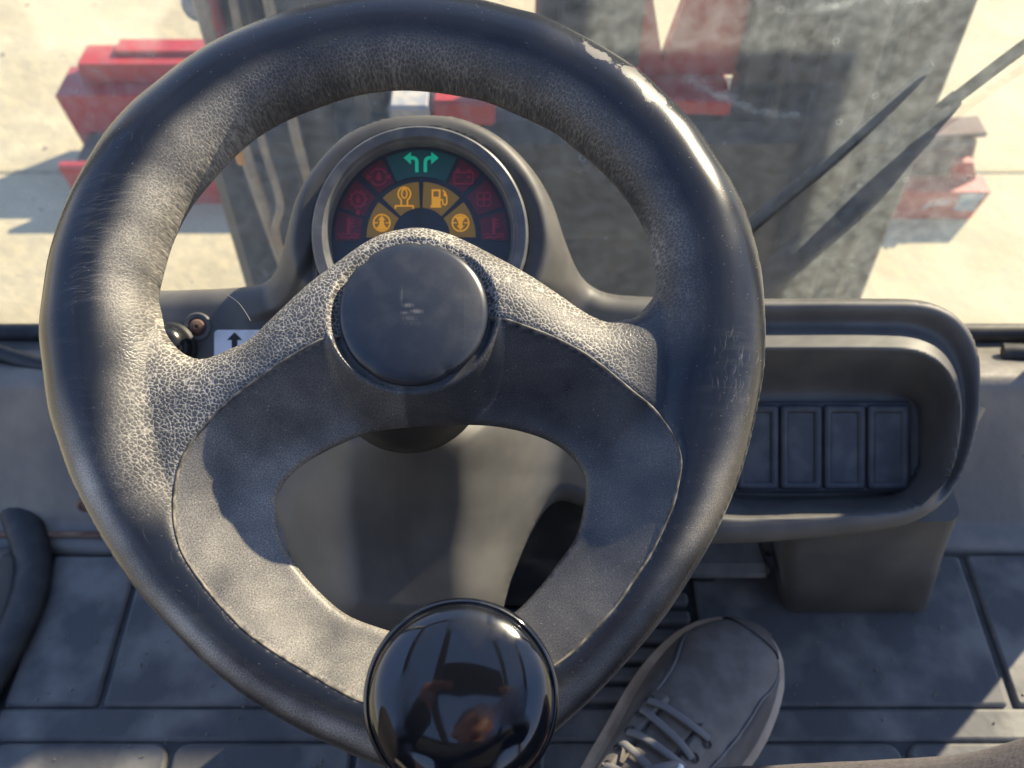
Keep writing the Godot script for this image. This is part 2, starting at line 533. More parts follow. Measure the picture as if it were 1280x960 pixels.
func make_materials():
	var pebble := ImageTexture.create_from_image(noise(0.11, 91, FastNoiseLite.TYPE_SIMPLEX_SMOOTH, 2).get_seamless_image(256, 256))
	var rough_rock := ImageTexture.create_from_image(noise(0.03, 92, FastNoiseLite.TYPE_SIMPLEX_SMOOTH, 5).get_seamless_image(512, 512))
	M.ground = surface(dirty(lin(0.36, 0.310, 0.190), lin(0.42, 0.370, 0.240), 1024, 0.006, 11, 0.2, 0.8, 0.12, 0.004), 0.45, 0.95, rough_rock, 0.5)
	M.ground_joint = plain(lin(0.29, 0.25, 0.15), 0.95)
	M.stone = surface(dirty(lin(0.22, 0.19, 0.14), lin(0.4, 0.36, 0.28), 128, 0.03, 13), 20.0, 0.95)
	M.dash = surface(dirty(lin(0.068, 0.066, 0.063), lin(0.108, 0.102, 0.092), 512, 0.007, 21, 0.25, 0.80, 0.07, 0.0015), 5.0, 0.55)
	M.panel = surface(dirty(lin(0.12, 0.115, 0.108), lin(0.20, 0.18, 0.15), 512, 0.008, 23, 0.35, 0.75, 0.10, 0.004), 3.0, 0.55, rough_rock, 0.05)
	M.mat = surface(dirty(lin(0.072, 0.072, 0.073), lin(0.165, 0.158, 0.145), 512, 0.007, 25, 0.40, 0.85, 0.12, 0.006), 3.0, 0.72, pebble, 0.03)
	M.black = surface(dirty(lin(0.018, 0.019, 0.021), lin(0.06, 0.056, 0.050), 256, 0.012, 27, 0.4, 0.9, 0.1, 0.004), 6.0, 0.5)
	M.gasket = surface(dirty(lin(0.012, 0.013, 0.015), lin(0.04, 0.038, 0.035), 256, 0.02, 29, 0.4, 0.9, 0.1), 8.0, 0.55)
	M.wiper = surface(dirty(lin(0.02, 0.021, 0.022), lin(0.10, 0.098, 0.092), 256, 0.02, 30, 0.3, 0.9, 0.2), 6.0, 0.95, null, 0.0, 0.2)
	M.loader = surface(dirty(lin(0.014, 0.015, 0.016), lin(0.06, 0.057, 0.050), 512, 0.010, 31, 0.45, 1.05, 0.12, 0.004), 1.5, 0.6, rough_rock, 0.06)
	M.red = surface(dirty(lin(0.32, 0.020, 0.020), lin(0.30, 0.075, 0.06), 512, 0.012, 33, 0.42, 0.95, 0.10, 0.006), 1.6, 0.5, rough_rock, 0.05)
	M.rust = surface(dirty(lin(0.11, 0.045, 0.03), lin(0.22, 0.14, 0.09), 256, 0.02, 35), 6.0, 0.8)
	M.brown = surface(dirty(lin(0.05, 0.020, 0.018), lin(0.10, 0.05, 0.04), 256, 0.02, 36), 3.0, 0.7)
	M.steel = surface(dirty(lin(0.28, 0.30, 0.33), lin(0.42, 0.40, 0.36), 256, 0.02, 37), 6.0, 0.45)
	M.sticker_grey = surface(dirty(lin(0.14, 0.22, 0.28), lin(0.30, 0.34, 0.34), 128, 0.04, 38), 6.0, 0.6)
	M.hose = surface(dirty(lin(0.24, 0.20, 0.14), lin(0.36, 0.30, 0.22), 128, 0.03, 39), 6.0, 0.7)
	M.orange = plain(lin(0.55, 0.24, 0.04), 0.6)
	M.bezel = surface(dirty(lin(0.105, 0.108, 0.112), lin(0.17, 0.168, 0.162), 256, 0.02, 41, 0.35, 0.8, 0.1), 10.0, 0.42)
	M.dial = plain(lin(0.016, 0.018, 0.022), 0.35)
	M.lamp_red = plain(lin(0.115, 0.011, 0.018), 0.4)
	M.lamp_amber = plain(lin(0.34, 0.19, 0.016), 0.4)
	M.lamp_green = plain(lin(0.012, 0.085, 0.075), 0.4)
	M.icon_red = plain(lin(0.26, 0.014, 0.034), 0.4)
	M.icon_amber = plain(lin(0.95, 0.50, 0.010), 0.4)
	M.icon_green = plain(lin(0.012, 0.62, 0.36), 0.4)
	for q in [["icon_amber", Color(1.0, 0.60, 0.0), 0.09], ["icon_green", Color(0.05, 0.9, 0.6), 0.05], ["icon_red", Color(0.9, 0.08, 0.15), 0.012], ["lamp_amber", Color(1.0, 0.62, 0.0), 0.008]]:
		M[q[0]].emission_enabled = true
		M[q[0]].emission = q[1]
		M[q[0]].emission_energy_multiplier = q[2]
	M.switch = surface(dirty(lin(0.040, 0.044, 0.052), lin(0.075, 0.077, 0.082), 256, 0.02, 43, 0.35, 0.85, 0.1), 8.0, 0.55)
	M.label = surface(dirty(lin(0.72, 0.74, 0.78), lin(0.56, 0.56, 0.55), 128, 0.04, 45), 8.0, 0.5)
	M.ink = plain(lin(0.012, 0.012, 0.014), 0.6)
	M.cap = surface(dirty(lin(0.018, 0.022, 0.030), lin(0.12, 0.118, 0.112), 512, 0.010, 47, 0.45, 3.6, 0.05, 0.014, [[-12, -8, 9, 4, 0.9], [14, 10, 10, 4, 1.0], [-20, 14, 7, 3, 0.7], [-4, 30, 12, 5, 0.4], [10, 45, 16, 6, 0.2], [-30, -40, 3, 16, 0.3], [170, 20, 24, 70, 0.14]]), 12.5, 0.36, null, 0.0)
	M.knob = plain(lin(0.006, 0.007, 0.010), 1.0, 0.6)
	var smudge := noise(0.012, 83).get_seamless_image(256, 256)
	smudge.convert(Image.FORMAT_L8)
	var sd := smudge.get_data()
	for i in sd.size():
		sd[i] = int(10.0 + 70.0 * smoothstep(0.5, 0.85, sd[i] / 255.0) + rng.randf() * 5.0)
	M.knob.roughness_texture = ImageTexture.create_from_image(Image.create_from_data(256, 256, false, Image.FORMAT_L8, sd))
	M.knob.roughness_texture_channel = BaseMaterial3D.TEXTURE_CHANNEL_RED
	M.knob.uv1_triplanar = true
	M.knob.uv1_scale = Vector3.ONE * 12.0
	M.knob_base = plain(lin(0.012, 0.013, 0.016), 0.25)
	M.seam = surface(dirty(lin(0.05, 0.045, 0.038), lin(0.24, 0.21, 0.165), 128, 0.05, 49), 20.0, 0.8)
	M.shoe = surface(dirty(lin(0.125, 0.112, 0.104), lin(0.190, 0.172, 0.160), 256, 0.02, 51, 0.3, 0.8, 0.10), 8.0, 0.8, pebble, 0.02)
	M.shoe_dark = surface(dirty(lin(0.090, 0.078, 0.070), lin(0.15, 0.135, 0.12), 256, 0.02, 53, 0.3, 0.8, 0.12), 8.0, 0.85, pebble, 0.02)
	M.sole = surface(dirty(lin(0.34, 0.26, 0.19), lin(0.48, 0.39, 0.30), 128, 0.03, 55), 8.0, 0.75)
	M.lace = plain(lin(0.17, 0.165, 0.165), 0.8)
	M.lace_tip = plain(lin(0.75, 0.76, 0.76), 0.5)
	M.cloth = surface(dirty(lin(0.055, 0.047, 0.050), lin(0.085, 0.075, 0.078), 256, 0.05, 57, 0.3, 0.7, 0.3), 14.0, 0.95, pebble, 0.03)
	M.jacket = surface(dirty(lin(0.012, 0.012, 0.014), lin(0.03, 0.03, 0.032), 256, 0.05, 58, 0.3, 0.7, 0.3), 10.0, 0.95)
	M.skin = surface(dirty(lin(0.38, 0.17, 0.11), lin(0.46, 0.22, 0.15), 128, 0.05, 59), 10.0, 0.55)
	M.hair = plain(lin(0.02, 0.014, 0.010), 0.7)
	M.roof_glass = plain(Color(0.05, 0.06, 0.07, 0.28), 0.08)
	M.roof_glass.transparency = BaseMaterial3D.TRANSPARENCY_ALPHA
	M.glass = plain(Color(0.9, 0.95, 0.95, 0.03), 0.02)
	M.glass.transparency = BaseMaterial3D.TRANSPARENCY_ALPHA
	M.lens = plain(Color(0.9, 0.92, 0.92, 0.03), 0.06, 0.22)
	M.lens.transparency = BaseMaterial3D.TRANSPARENCY_ALPHA
	make_dust_film()
	make_wheel_maps()

# dust on the windscreen: clouds, run-down streaks, wiped arcs, spots of dried drops; alpha is how much of it lies there
func make_dust_film():
	var w := 1280
	var h := 640
	var n1 := noise(0.010, 61).get_image(w, h, false, false, true)
	n1.convert(Image.FORMAT_L8)
	var n2 := noise(0.055, 62, FastNoiseLite.TYPE_SIMPLEX_SMOOTH, 4).get_image(w, h, false, false, true)
	n2.convert(Image.FORMAT_L8)
	var run := noise(0.03, 63, FastNoiseLite.TYPE_SIMPLEX_SMOOTH, 3).get_image(w, 48, false, false, true)
	run.resize(w, h, Image.INTERPOLATE_CUBIC)
	run.convert(Image.FORMAT_L8)
	var a := n1.get_data()
	var b := n2.get_data()
	var c := run.get_data()
	var al := PackedFloat32Array()
	al.resize(w * h)
	for i in w * h:
		al[i] = 0.235 + (a[i] / 255.0 - 0.5) * 0.09 + (b[i] / 255.0 - 0.5) * 0.24 + (c[i] / 255.0 - 0.5) * 0.05
	# spots of dried drops: a ring with a pale heart
	for k in 420:
		var x := rng.randf() * w
		var y := rng.randf() * h
		var r := rng.randf_range(1.2, 3.2)
		var add := rng.randf_range(0.03, 0.20)
		for dy in range(-6, 7):
			for dx in range(-6, 7):
				var px := int(x) + dx
				var py := int(y) + dy
				if px < 0 or py < 0 or px >= w or py >= h:
					continue
				var d := Vector2(dx, dy).length()
				al[py * w + px] += add * exp(-pow((d - r) / 0.9, 2.0))
	# smears where something brushed the glass
	for s in [[845, 270, 905, 250, 5.0, 0.22], [900, 255, 930, 262, 5.0, 0.25], [775, 345, 860, 372, 4.0, 0.30], [760, 335, 800, 350, 7.0, 0.16], [940, 200, 985, 210, 7.0, 0.2], [330, 380, 420, 330, 9.0, 0.10], [1010, 470, 1070, 445, 5.0, 0.2], [420, 250, 500, 300, 9.0, 0.1], [560, 300, 570, 420, 7.0, 0.08], [430, 330, 440, 470, 6.0, 0.1]]:
		var p := Vector2(s[0], s[1])
		var q := Vector2(s[2], s[3])
		for y in range(int(minf(p.y, q.y)) - 14, int(maxf(p.y, q.y)) + 15):
			for x in range(int(minf(p.x, q.x)) - 14, int(maxf(p.x, q.x)) + 15):
				if x < 0 or y < 0 or x >= w or y >= h:
					continue
				var t := clampf((Vector2(x, y) - p).dot(q - p) / (q - p).length_squared(), 0.0, 1.0)
				var bow := Vector2(0, sin(t * PI) * 6.0)
				var d := Vector2(x, y).distance_to(p.lerp(q, t) + bow)
				al[y * w + x] += s[5] * exp(-pow(d / s[4], 2.0)) * (0.45 + b[y * w + x] / 255.0)
	var out := PackedByteArray()
	out.resize(w * h * 4)
	for i in w * h:
		out[i * 4] = 186
		out[i * 4 + 1] = 195
		out[i * 4 + 2] = 200
		out[i * 4 + 3] = int(clampf(al[i], 0.02, 0.85) * 255)
	M.dust_film = StandardMaterial3D.new()
	M.dust_film.albedo_texture = ImageTexture.create_from_image(Image.create_from_data(w, h, false, Image.FORMAT_RGBA8, out))
	M.dust_film.transparency = BaseMaterial3D.TRANSPARENCY_ALPHA
	M.dust_film.roughness = 1.0
	M.dust_film.metallic_specular = 0.0
	M.dust_film.backlight_enabled = true
	M.dust_film.backlight = Color(1, 1, 1)
	M.dust_film.cull_mode = BaseMaterial3D.CULL_DISABLED

# Colour, roughness and relief of the wheel's cover, over 400 mm square: worn smooth rubber where hands hold it, dusty cracked grain elsewhere, scuffs and specks
const WHEEL_BOX := Rect2(-200, -220, 400, 400)
func make_wheel_maps():
	var lo := 200
	var dust := PackedFloat32Array()
	var grain := PackedFloat32Array()
	var zone := Image.create(lo, lo, false, Image.FORMAT_RGB8)
	for j in lo:
		for i in lo:
			var p := WHEEL_BOX.position + Vector2(i + 0.5, j + 0.5) * (400.0 / lo)
			var dO := inside(shapes.outer, p)
			var dR := -inside(shapes.rin, p)
			var dT := -inside(shapes.top, p)
			var dC := inside(shapes.crease, p)
			var u := dO / maxf(dO + maxf(dR, 0.0), 1.0)                # across the rim: 0 outer edge, 1 inner
			var d := 0.0
			var g := 0.0
			var smear := 0.0
			if dC > 0.0:
				d = 0.50
				if p.x > 0.0:
					d = 0.26
				d *= lerpf(0.55, 1.0, smoothstep(-40.0, -70.0, p.y))
				smear = 0.25
			else:
				var upper := smoothstep(-45.0, 5.0, p.y)
				var inner := smoothstep(0.56, 0.80, u) * upper
				d = inner * lerpf(0.36, 0.62, smoothstep(-60.0, -110.0, p.x))
				g = inner
				var spoke := smoothstep(6.0, -8.0, dR) * smoothstep(-150.0, -95.0, p.y)
				if p.x < 0.0:
					spoke = maxf(spoke, smoothstep(-140.0, -112.0, p.x) * smoothstep(-112.0, -72.0, p.y) * smoothstep(20.0, -16.0, p.y))
				else:
					spoke *= lerpf(1.0, 0.42, smoothstep(85.0, 110.0, p.x))
				d = maxf(d, spoke * 0.80)
				g = maxf(g * lerpf(0.30, 0.60, smoothstep(-125.0, -60.0, p.x)), spoke)
				d = maxf(d, 0.75 * smoothstep(9.0, 0.0, dT) * smoothstep(60.0, 30.0, p.y))
				# low rim: a dusty band along the outer flank, worn smooth inside of it
				var lower := smoothstep(-30.0, -90.0, p.y)
				d = maxf(d, lower * 0.95 * exp(-pow((u - 0.24) / 0.13, 2.0)) * (1.0 if p.x < 0.0 else 0.5))
				smear = maxf(smear, lower * 0.9 * exp(-pow((u - 0.3) / 0.2, 2.0)) * (1.0 if p.x < 0.0 else 0.5))
				d = maxf(d, lower * 0.30 * smoothstep(0.70, 0.95, u))
				smear = maxf(smear, exp(-pow((u - 0.35) / 0.22, 2.0)) * smoothstep(0.0, -20.0, p.y) * 0.5)
				if p.x < -100.0 and p.y > -20.0 and p.y < 70.0:
					smear = maxf(smear, 0.8 * exp(-pow((u - 0.62) / 0.18, 2.0)))
				smear = maxf(smear, 0.75 * exp(-pow((p - Vector2(148, -42)).length() / 16.0, 2.0)))
				smear = maxf(smear, 0.6 * exp(-pow((p - Vector2(-60, 152)).length() / 22.0, 2.0)))
				d = maxf(d, 0.55 * smoothstep(2.4, 0.6, dO))
			zone.set_pixel(i, j, Color(d, g, smear))
	var n := 1536
	zone.resize(n, n, Image.INTERPOLATE_CUBIC)
	var z := zone.get_data()
	var cells := noise(0.138, 71, FastNoiseLite.TYPE_CELLULAR, 1)
	cells.fractal_type = FastNoiseLite.FRACTAL_NONE
	cells.cellular_return_type = FastNoiseLite.RETURN_DISTANCE2_SUB
	cells.cellular_jitter = 1.0
	cells.domain_warp_enabled = true
	cells.domain_warp_amplitude = 8.0
	cells.domain_warp_frequency = 0.06
	var ck := cells.get_image(n, n, false, false, true)
	ck.convert(Image.FORMAT_L8)
	var c := ck.get_data()
	var f1 := grey(512, 0.30, 72, 2)
	var f2 := noise(0.006, 73).get_image(n, n, false, false, true)
	f2.convert(Image.FORMAT_L8)
	var m := f2.get_data()
	var sk := noise(0.05, 74, FastNoiseLite.TYPE_SIMPLEX_SMOOTH, 3).get_image(n, n / 6, false, false, true)
	sk.resize(n, n, Image.INTERPOLATE_CUBIC)
	sk.rotate_90(CLOCKWISE)
	sk.convert(Image.FORMAT_L8)
	var s := sk.get_data()
	var fb := noise(0.016, 75).get_image(n, n, false, false, true)
	fb.convert(Image.FORMAT_L8)
	var blot := fb.get_data()
	var col := PackedByteArray()
	col.resize(n * n * 3)
	var rough := PackedByteArray()
	rough.resize(n * n)
	var relief := PackedByteArray()
	relief.resize(n * n)
	var ramp := PackedByteArray()
	for i in 256:
		var k := lin(0.011, 0.0135, 0.020).srgb_to_linear().lerp(lin(0.45, 0.415, 0.355).srgb_to_linear(), pow(i / 255.0, 1.25)).linear_to_srgb()
		for v in [k.r, k.g, k.b]:
			ramp.append(int(v * 255))
	var px := 400.0 / n
	for j in n:
		var y := WHEEL_BOX.position.y + (j + 0.5) * px
		var row := (j & 511) * 512
		var hold := 0.0
		for i in n:
			var k := j * n + i
			var d := z[k * 3] / 255.0
			var g := z[k * 3 + 1] / 255.0
			var sm := z[k * 3 + 2] / 255.0
			var line := clampf(1.0 - c[k] / 62.0, 0.0, 1.0)          # 1 in the cracks between the cells
			var fine := f1[row + (i & 511)] / 255.0
			var wide := m[k] / 255.0
			var t := d * (0.35 + 0.9 * wide) * lerpf(0.35 + 1.15 * fine, 0.06 + 1.3 * line * (0.5 + 0.7 * fine) + 0.30 * fine, g * (0.75 + 0.25 * wide))
			t += sm * clampf((s[k] / 255.0 - 0.50) * 2.0, 0.0, 1.0) * (0.1 + 0.6 * fine) * 0.42 * wide
			t += 0.03 * wide * fine
			if hold > 0.0:
				t += hold
				hold = 0.0
			elif rng.randf() < 0.0016 + 0.005 * d:
				hold = rng.randf_range(0.12, 0.75) * rng.randf()
				t += hold
			# scuffed patch on the rim, upper right
			var x := WHEEL_BOX.position.x + (i + 0.5) * px
			if x > 78.0 and y > 84.0:
				var q := Vector2(x, y)
				var along := clampf((q - Vector2(86, 126)).dot(Vector2(39, -31)) / 2482.0, 0.0, 1.0)
				var off := q.distance_to(Vector2(86, 126).lerp(Vector2(125, 95), along) + Vector2(1, 1) * sin(along * 3.1) * 1.5)
				if off + (blot[k] / 255.0 - 0.5) * 11.0 + (fine - 0.5) * 2.0 < 3.2:
					t = maxf(t, 0.22 + fine * 0.20)
			t = clampf(t, 0.0, 1.0)
			var r := int(t * 255.0) * 3
			col[k * 3] = ramp[r]
			col[k * 3 + 1] = ramp[r + 1]
			col[k * 3 + 2] = ramp[r + 2]
			rough[k] = int(clampf(0.25 + 0.45 * t + (0.08 + 0.14 * g) * d + 0.08 * (wide - 0.5), 0.0, 1.0) * 255.0)
			relief[k] = int(clampf(200.0 - 190.0 * line * g + (fine - 0.5) * (20.0 + 55.0 * d * (1.0 - g)), 0.0, 255.0))
	# fine scratches, and brushed streaks across the left rim, drawn as thin lines of dust
	for k in 520:
		var p: Vector2
		var v: Vector2
		var amount := rng.randf_range(0.10, 0.34)
		if k < 240:
			p = Vector2(rng.randf_range(-146, -122), rng.randf_range(-6, 58))
			v = Vector2(-1.0, rng.randf_range(-0.55, -0.1)) * rng.randf_range(6, 20)
			amount *= 0.75
		elif k < 330:
			p = Vector2(148, -40) + Vector2(rng.randfn(0, 7), rng.randfn(0, 12))
			v = Vector2(rng.randf_range(-0.2, 0.5), 1.0) * rng.randf_range(3, 9)
			amount *= 1.2
		elif k < 440:
			p = Vector2(rng.randf_range(-160, -60), rng.randf_range(-190, -50))
			v = Vector2(0.6, -0.8).rotated(rng.randf_range(-0.5, 0.5)) * rng.randf_range(3, 14)
		else:
			p = Vector2(rng.randf_range(-160, 170), rng.randf_range(-190, 165))
			v = Vector2.from_angle(rng.randf() * TAU) * rng.randf_range(2, 12)
		var steps := int(v.length() / px) + 1
		for q in steps:
			var f := float(q) / steps
			var w := p + v * f + v.orthogonal() * 0.12 * sin(f * PI)
			var ix := int((w.x - WHEEL_BOX.position.x) / px)
			var iy := int((w.y - WHEEL_BOX.position.y) / px)
			if ix < 0 or iy < 0 or ix >= n - 1 or iy >= n - 1:
				continue
			var b := (iy * n + ix) * 3
			var share := amount * sin(PI * clampf(f + 0.08, 0.0, 1.0)) * (0.6 + 0.8 * rng.randf())
			for h in 3:
				col[b + h] = int(lerpf(col[b + h], ramp[200 * 3 + h], clampf(share, 0.0, 1.0)))
	var mat := StandardMaterial3D.new()
	mat.albedo_texture = ImageTexture.create_from_image(Image.create_from_data(n, n, false, Image.FORMAT_RGB8, col))
	mat.roughness_texture = ImageTexture.create_from_image(Image.create_from_data(n, n, false, Image.FORMAT_L8, rough))
	mat.roughness_texture_channel = BaseMaterial3D.TEXTURE_CHANNEL_RED
	mat.roughness = 1.0
	mat.heightmap_enabled = true
	mat.heightmap_texture = ImageTexture.create_from_image(Image.create_from_data(n, n, false, Image.FORMAT_L8, relief))
	mat.heightmap_scale = 0.035
	mat.metallic_specular = 0.42
	M.wheel = mat

# ------------------------------------------------------------------ ground and cab
func build_ground():
	var st := begin()
	face(st, [Vector3(-250, GROUND, -250), Vector3(250, GROUND, -250), Vector3(250, GROUND, 250), Vector3(-250, GROUND, 250)], Vector3.UP)
	struct(st, "ground", M.ground)
	for z in [-1.86, -3.1]:                                     # open joints between the poured slabs
		var jt := begin()
		face(jt, [Vector3(-30, GROUND + 0.004, z - 0.004), Vector3(30, GROUND + 0.004, z - 0.03), Vector3(30, GROUND + 0.004, z - 0.022), Vector3(-30, GROUND + 0.004, z + 0.004)], Vector3.UP)
		var o := struct(jt, "ground_joint", M.ground_joint)
		o.set_meta("label", "thin dark joint in the pale concrete ground")
	# crumbs of stone scattered on the slab
	var mm := MultiMesh.new()
	mm.transform_format = MultiMesh.TRANSFORM_3D
	var pebble := SphereMesh.new()
	pebble.radial_segments = 6
	pebble.rings = 3
	pebble.radius = 0.006
	pebble.height = 0.008
	mm.mesh = pebble
	mm.instance_count = 420
	for i in 420:
		var p := Vector3(rng.randf_range(-2.4, 2.4), GROUND + 0.002, rng.randf_range(-4.2, -1.2))
		mm.set_instance_transform(i, Transform3D(Basis.from_euler(Vector3(rng.randf() * 3, rng.randf() * 3, 0)).scaled(Vector3.ONE * (0.15 + 0.85 * pow(rng.randf(), 3.0))), p))
	var mi := MultiMeshInstance3D.new()
	mi.name = "gravel"
	mi.multimesh = mm
	mi.material_override = M.stone
	tag(mi, "crumbs of gravel scattered over the pale concrete ground", "gravel", "", "stuff")
	add_child(mi)

func strip(pts: Array, x0: float, x1: float, st: SurfaceTool) -> void:   # a sheet bent along [z, y] points, with a rounded look
	var rings := []
	for x in [x0, x1]:
		var r := PackedVector3Array()
		for p in pts:
			r.append(Vector3(x, p[1], p[0]))
		rings.append(r)
	for i in pts.size() - 1:
		var a: Vector3 = rings[0][i]
		var b: Vector3 = rings[0][i + 1]
		var n := (b - a).cross(Vector3.RIGHT).normalized()
		if n.y + n.z < 0.0:
			n = -n
		face(st, [rings[0][i], rings[0][i + 1], rings[1][i + 1], rings[1][i]], n)

func build_cab():
	var cab := thing("loader_cab", "grey steel cab shell round the driver, dusty bulkhead, sill and roof frame", "vehicle cab")
	var st := begin()
	box(st, Vector3(0.03, -0.014, 0.05), Vector3(1.12, 0.02, 1.34), 0.003)
	put(st, "floor_plate", M.panel, cab)
	# bulkhead under the windscreen: sloping face, rounded nose, ledge that falls to the glass
	st = begin()
	var prof := [[-0.427, -0.004], [-0.431, 0.004], [-0.440, 0.007], [-0.449, 0.008], [-0.453, 0.014], [-0.520, 0.100], [-0.523, 0.108], [-0.529, 0.114], [-0.537, 0.116], [-0.585, 0.090], [-0.592, 0.083], [-0.608, 0.083]]
	var rings := []
	for i in 41:
		var x := lerpf(-0.55, 0.61, i / 40.0)
		var ring := PackedVector3Array()
		for p in prof:
			ring.append(Vector3(x, p[1] + 0.0015 * sin(x * 23.0 + p[0] * 30.0), p[0] + 0.0012 * sin(x * 31.0)))
		for p in [[-0.608, -0.03], [-0.427, -0.03]]:
			ring.append(Vector3(x, p[1], p[0]))
		rings.append(ring)
	grid_rings(st, rings)
	put(st, "bulkhead", M.panel, cab)
	# bolt hole with a rusty rim, left
	st = begin()
	var at := Transform3D(Basis(Vector3.RIGHT, Vector3(0, 0.78, -0.62), Vector3(0, 0.62, 0.78)), Vector3(-0.376, 0.026, -0.4602))
	lathe(st, [[0.0, 0.0012], [0.0045, 0.0012], [0.006, 0.0035], [0.0085, 0.003], [0.0105, 0.0]], 20)
	at.basis = at.basis.scaled_local(Vector3(0.6, 0.6, 0.6))
	var hole := put(st, "bolt", M.rust, cab)
	hole.transform = at
	st = begin()
	box(st, Vector3(-0.40, 0.0095, -0.4405), Vector3(0.20, 0.004, 0.006), 0.0015)
	put(st, "rusty_edge", M.rust, cab)
	st = begin()
	box(st, Vector3(0.47, 0.062, -0.4895), Vector3(0.12, 0.005, 0.004), 0.0015, Basis(Vector3(0, 0, 1), 0.10))
	put(st, "rusty_edge", M.rust, cab)
	# right brace running back from the ledge
	tube("brace", smooth([Vector3(0.395, 0.10, -0.515), Vector3(0.375, 0.065, -0.485), Vector3(0.345, 0.02, -0.45)], 6), 0.010, M.panel, cab, 10)
	tube("wiring_loom", smooth([Vector3(0.44, 0.098, -0.575), Vector3(0.50, 0.106, -0.565), Vector3(0.56, 0.100, -0.575), Vector3(0.60, 0.098, -0.57)], 6), 0.009, M.gasket, cab, 10)
	# sides, rear, pillars, roof
	for sx in [-1.0, 1.0]:
		var x: float = 0.03 + sx * 0.575
		st = begin()
		box(st, Vector3(x, 0.06, 0.30), Vector3(0.03, 0.18, 0.84), 0.004)
		put(st, "side_panel", M.panel, cab)
		for z in [-0.64, 0.68]:
			st = begin()
			box(st, Vector3(x, 0.62, z), Vector3(0.06, 1.22, 0.06), 0.01)
			put(st, "pillar", M.black, cab)
		st = begin()
		box(st, Vector3(x, 1.25, 0.02), Vector3(0.07, 0.06, 1.38), 0.01)
		put(st, "roof_rail", M.black, cab)
	for z in [-0.64, 0.68]:
		st = begin()
		box(st, Vector3(0.03, 1.25, z), Vector3(1.08, 0.06, 0.07), 0.01)
		put(st, "roof_rail", M.black, cab)
	st = begin()
	box(st, Vector3(0.606, 0.26, -0.5775), Vector3(0.04, 0.56, 0.125), 0.01)
	put(st, "pillar_foot", M.panel, cab)
	for x in [-0.16, 0.22]:
		st = begin()
		box(st, Vector3(x, 1.245, 0.02), Vector3(0.045, 0.03, 1.25), 0.006)
		put(st, "roof_bar", M.black, cab)
	st = begin()
	face(st, [Vector3(-0.51, 1.262, -0.6), Vector3(0.57, 1.262, -0.6), Vector3(0.57, 1.262, 0.64), Vector3(-0.51, 1.262, 0.64)], Vector3.DOWN)
	put(st, "roof_window", M.roof_glass, cab)
	st = begin()
	box(st, Vector3(0.03, 0.24, 0.69), Vector3(1.08, 0.52, 0.03), 0.004)
	put(st, "rear_panel", M.panel, cab)
	st = begin()
	box(st, Vector3(0.025, 0.09, -0.385), Vector3(0.19, 0.20, 0.02), 0.006)
	put(st, "kick_panel", M.black, cab)
	# left door opening: painted sill and its thick black seal
	st = begin()
	box(st, Vector3(-0.470, -0.004, -0.36), Vector3(0.115, 0.05, 0.15), 0.022)
	put(st, "door_sill", M.panel, cab)
	tube("door_seal", smooth([Vector3(-0.60, 0.10, -0.66), Vector3(-0.53, 0.05, -0.56), Vector3(-0.466, 0.02, -0.498), Vector3(-0.427, 0.012, -0.443), Vector3(-0.409, 0.010, -0.405), Vector3(-0.405, 0.010, -0.365), Vector3(-0.412, 0.010, -0.315), Vector3(-0.425, 0.010, -0.26), Vector3(-0.44, 0.010, -0.20)], 8), 0.016, M.gasket, cab, 14, 0.6)

func slab(st: SurfaceTool, x0: float, x1: float, z0: float, z1: float, y0: float, y1: float, r := 0.008) -> void:   # a raised pad with rounded corners and a rounded edge
	var rings := []
	for e in [[0.0, y0], [0.0, y1 - 0.003], [0.0009, y1 - 0.0009], [0.003, y1]]:
		var ring := PackedVector3Array()
		for p in round_rect(x0 + e[0], z0 + e[0], x1 - e[0], z1 - e[0], maxf(r - e[0], 0.001), 4):
			ring.append(Vector3(p.x, e[1], p.y))
		rings.append(ring)
	grid_rings(st, rings, true, false, true)

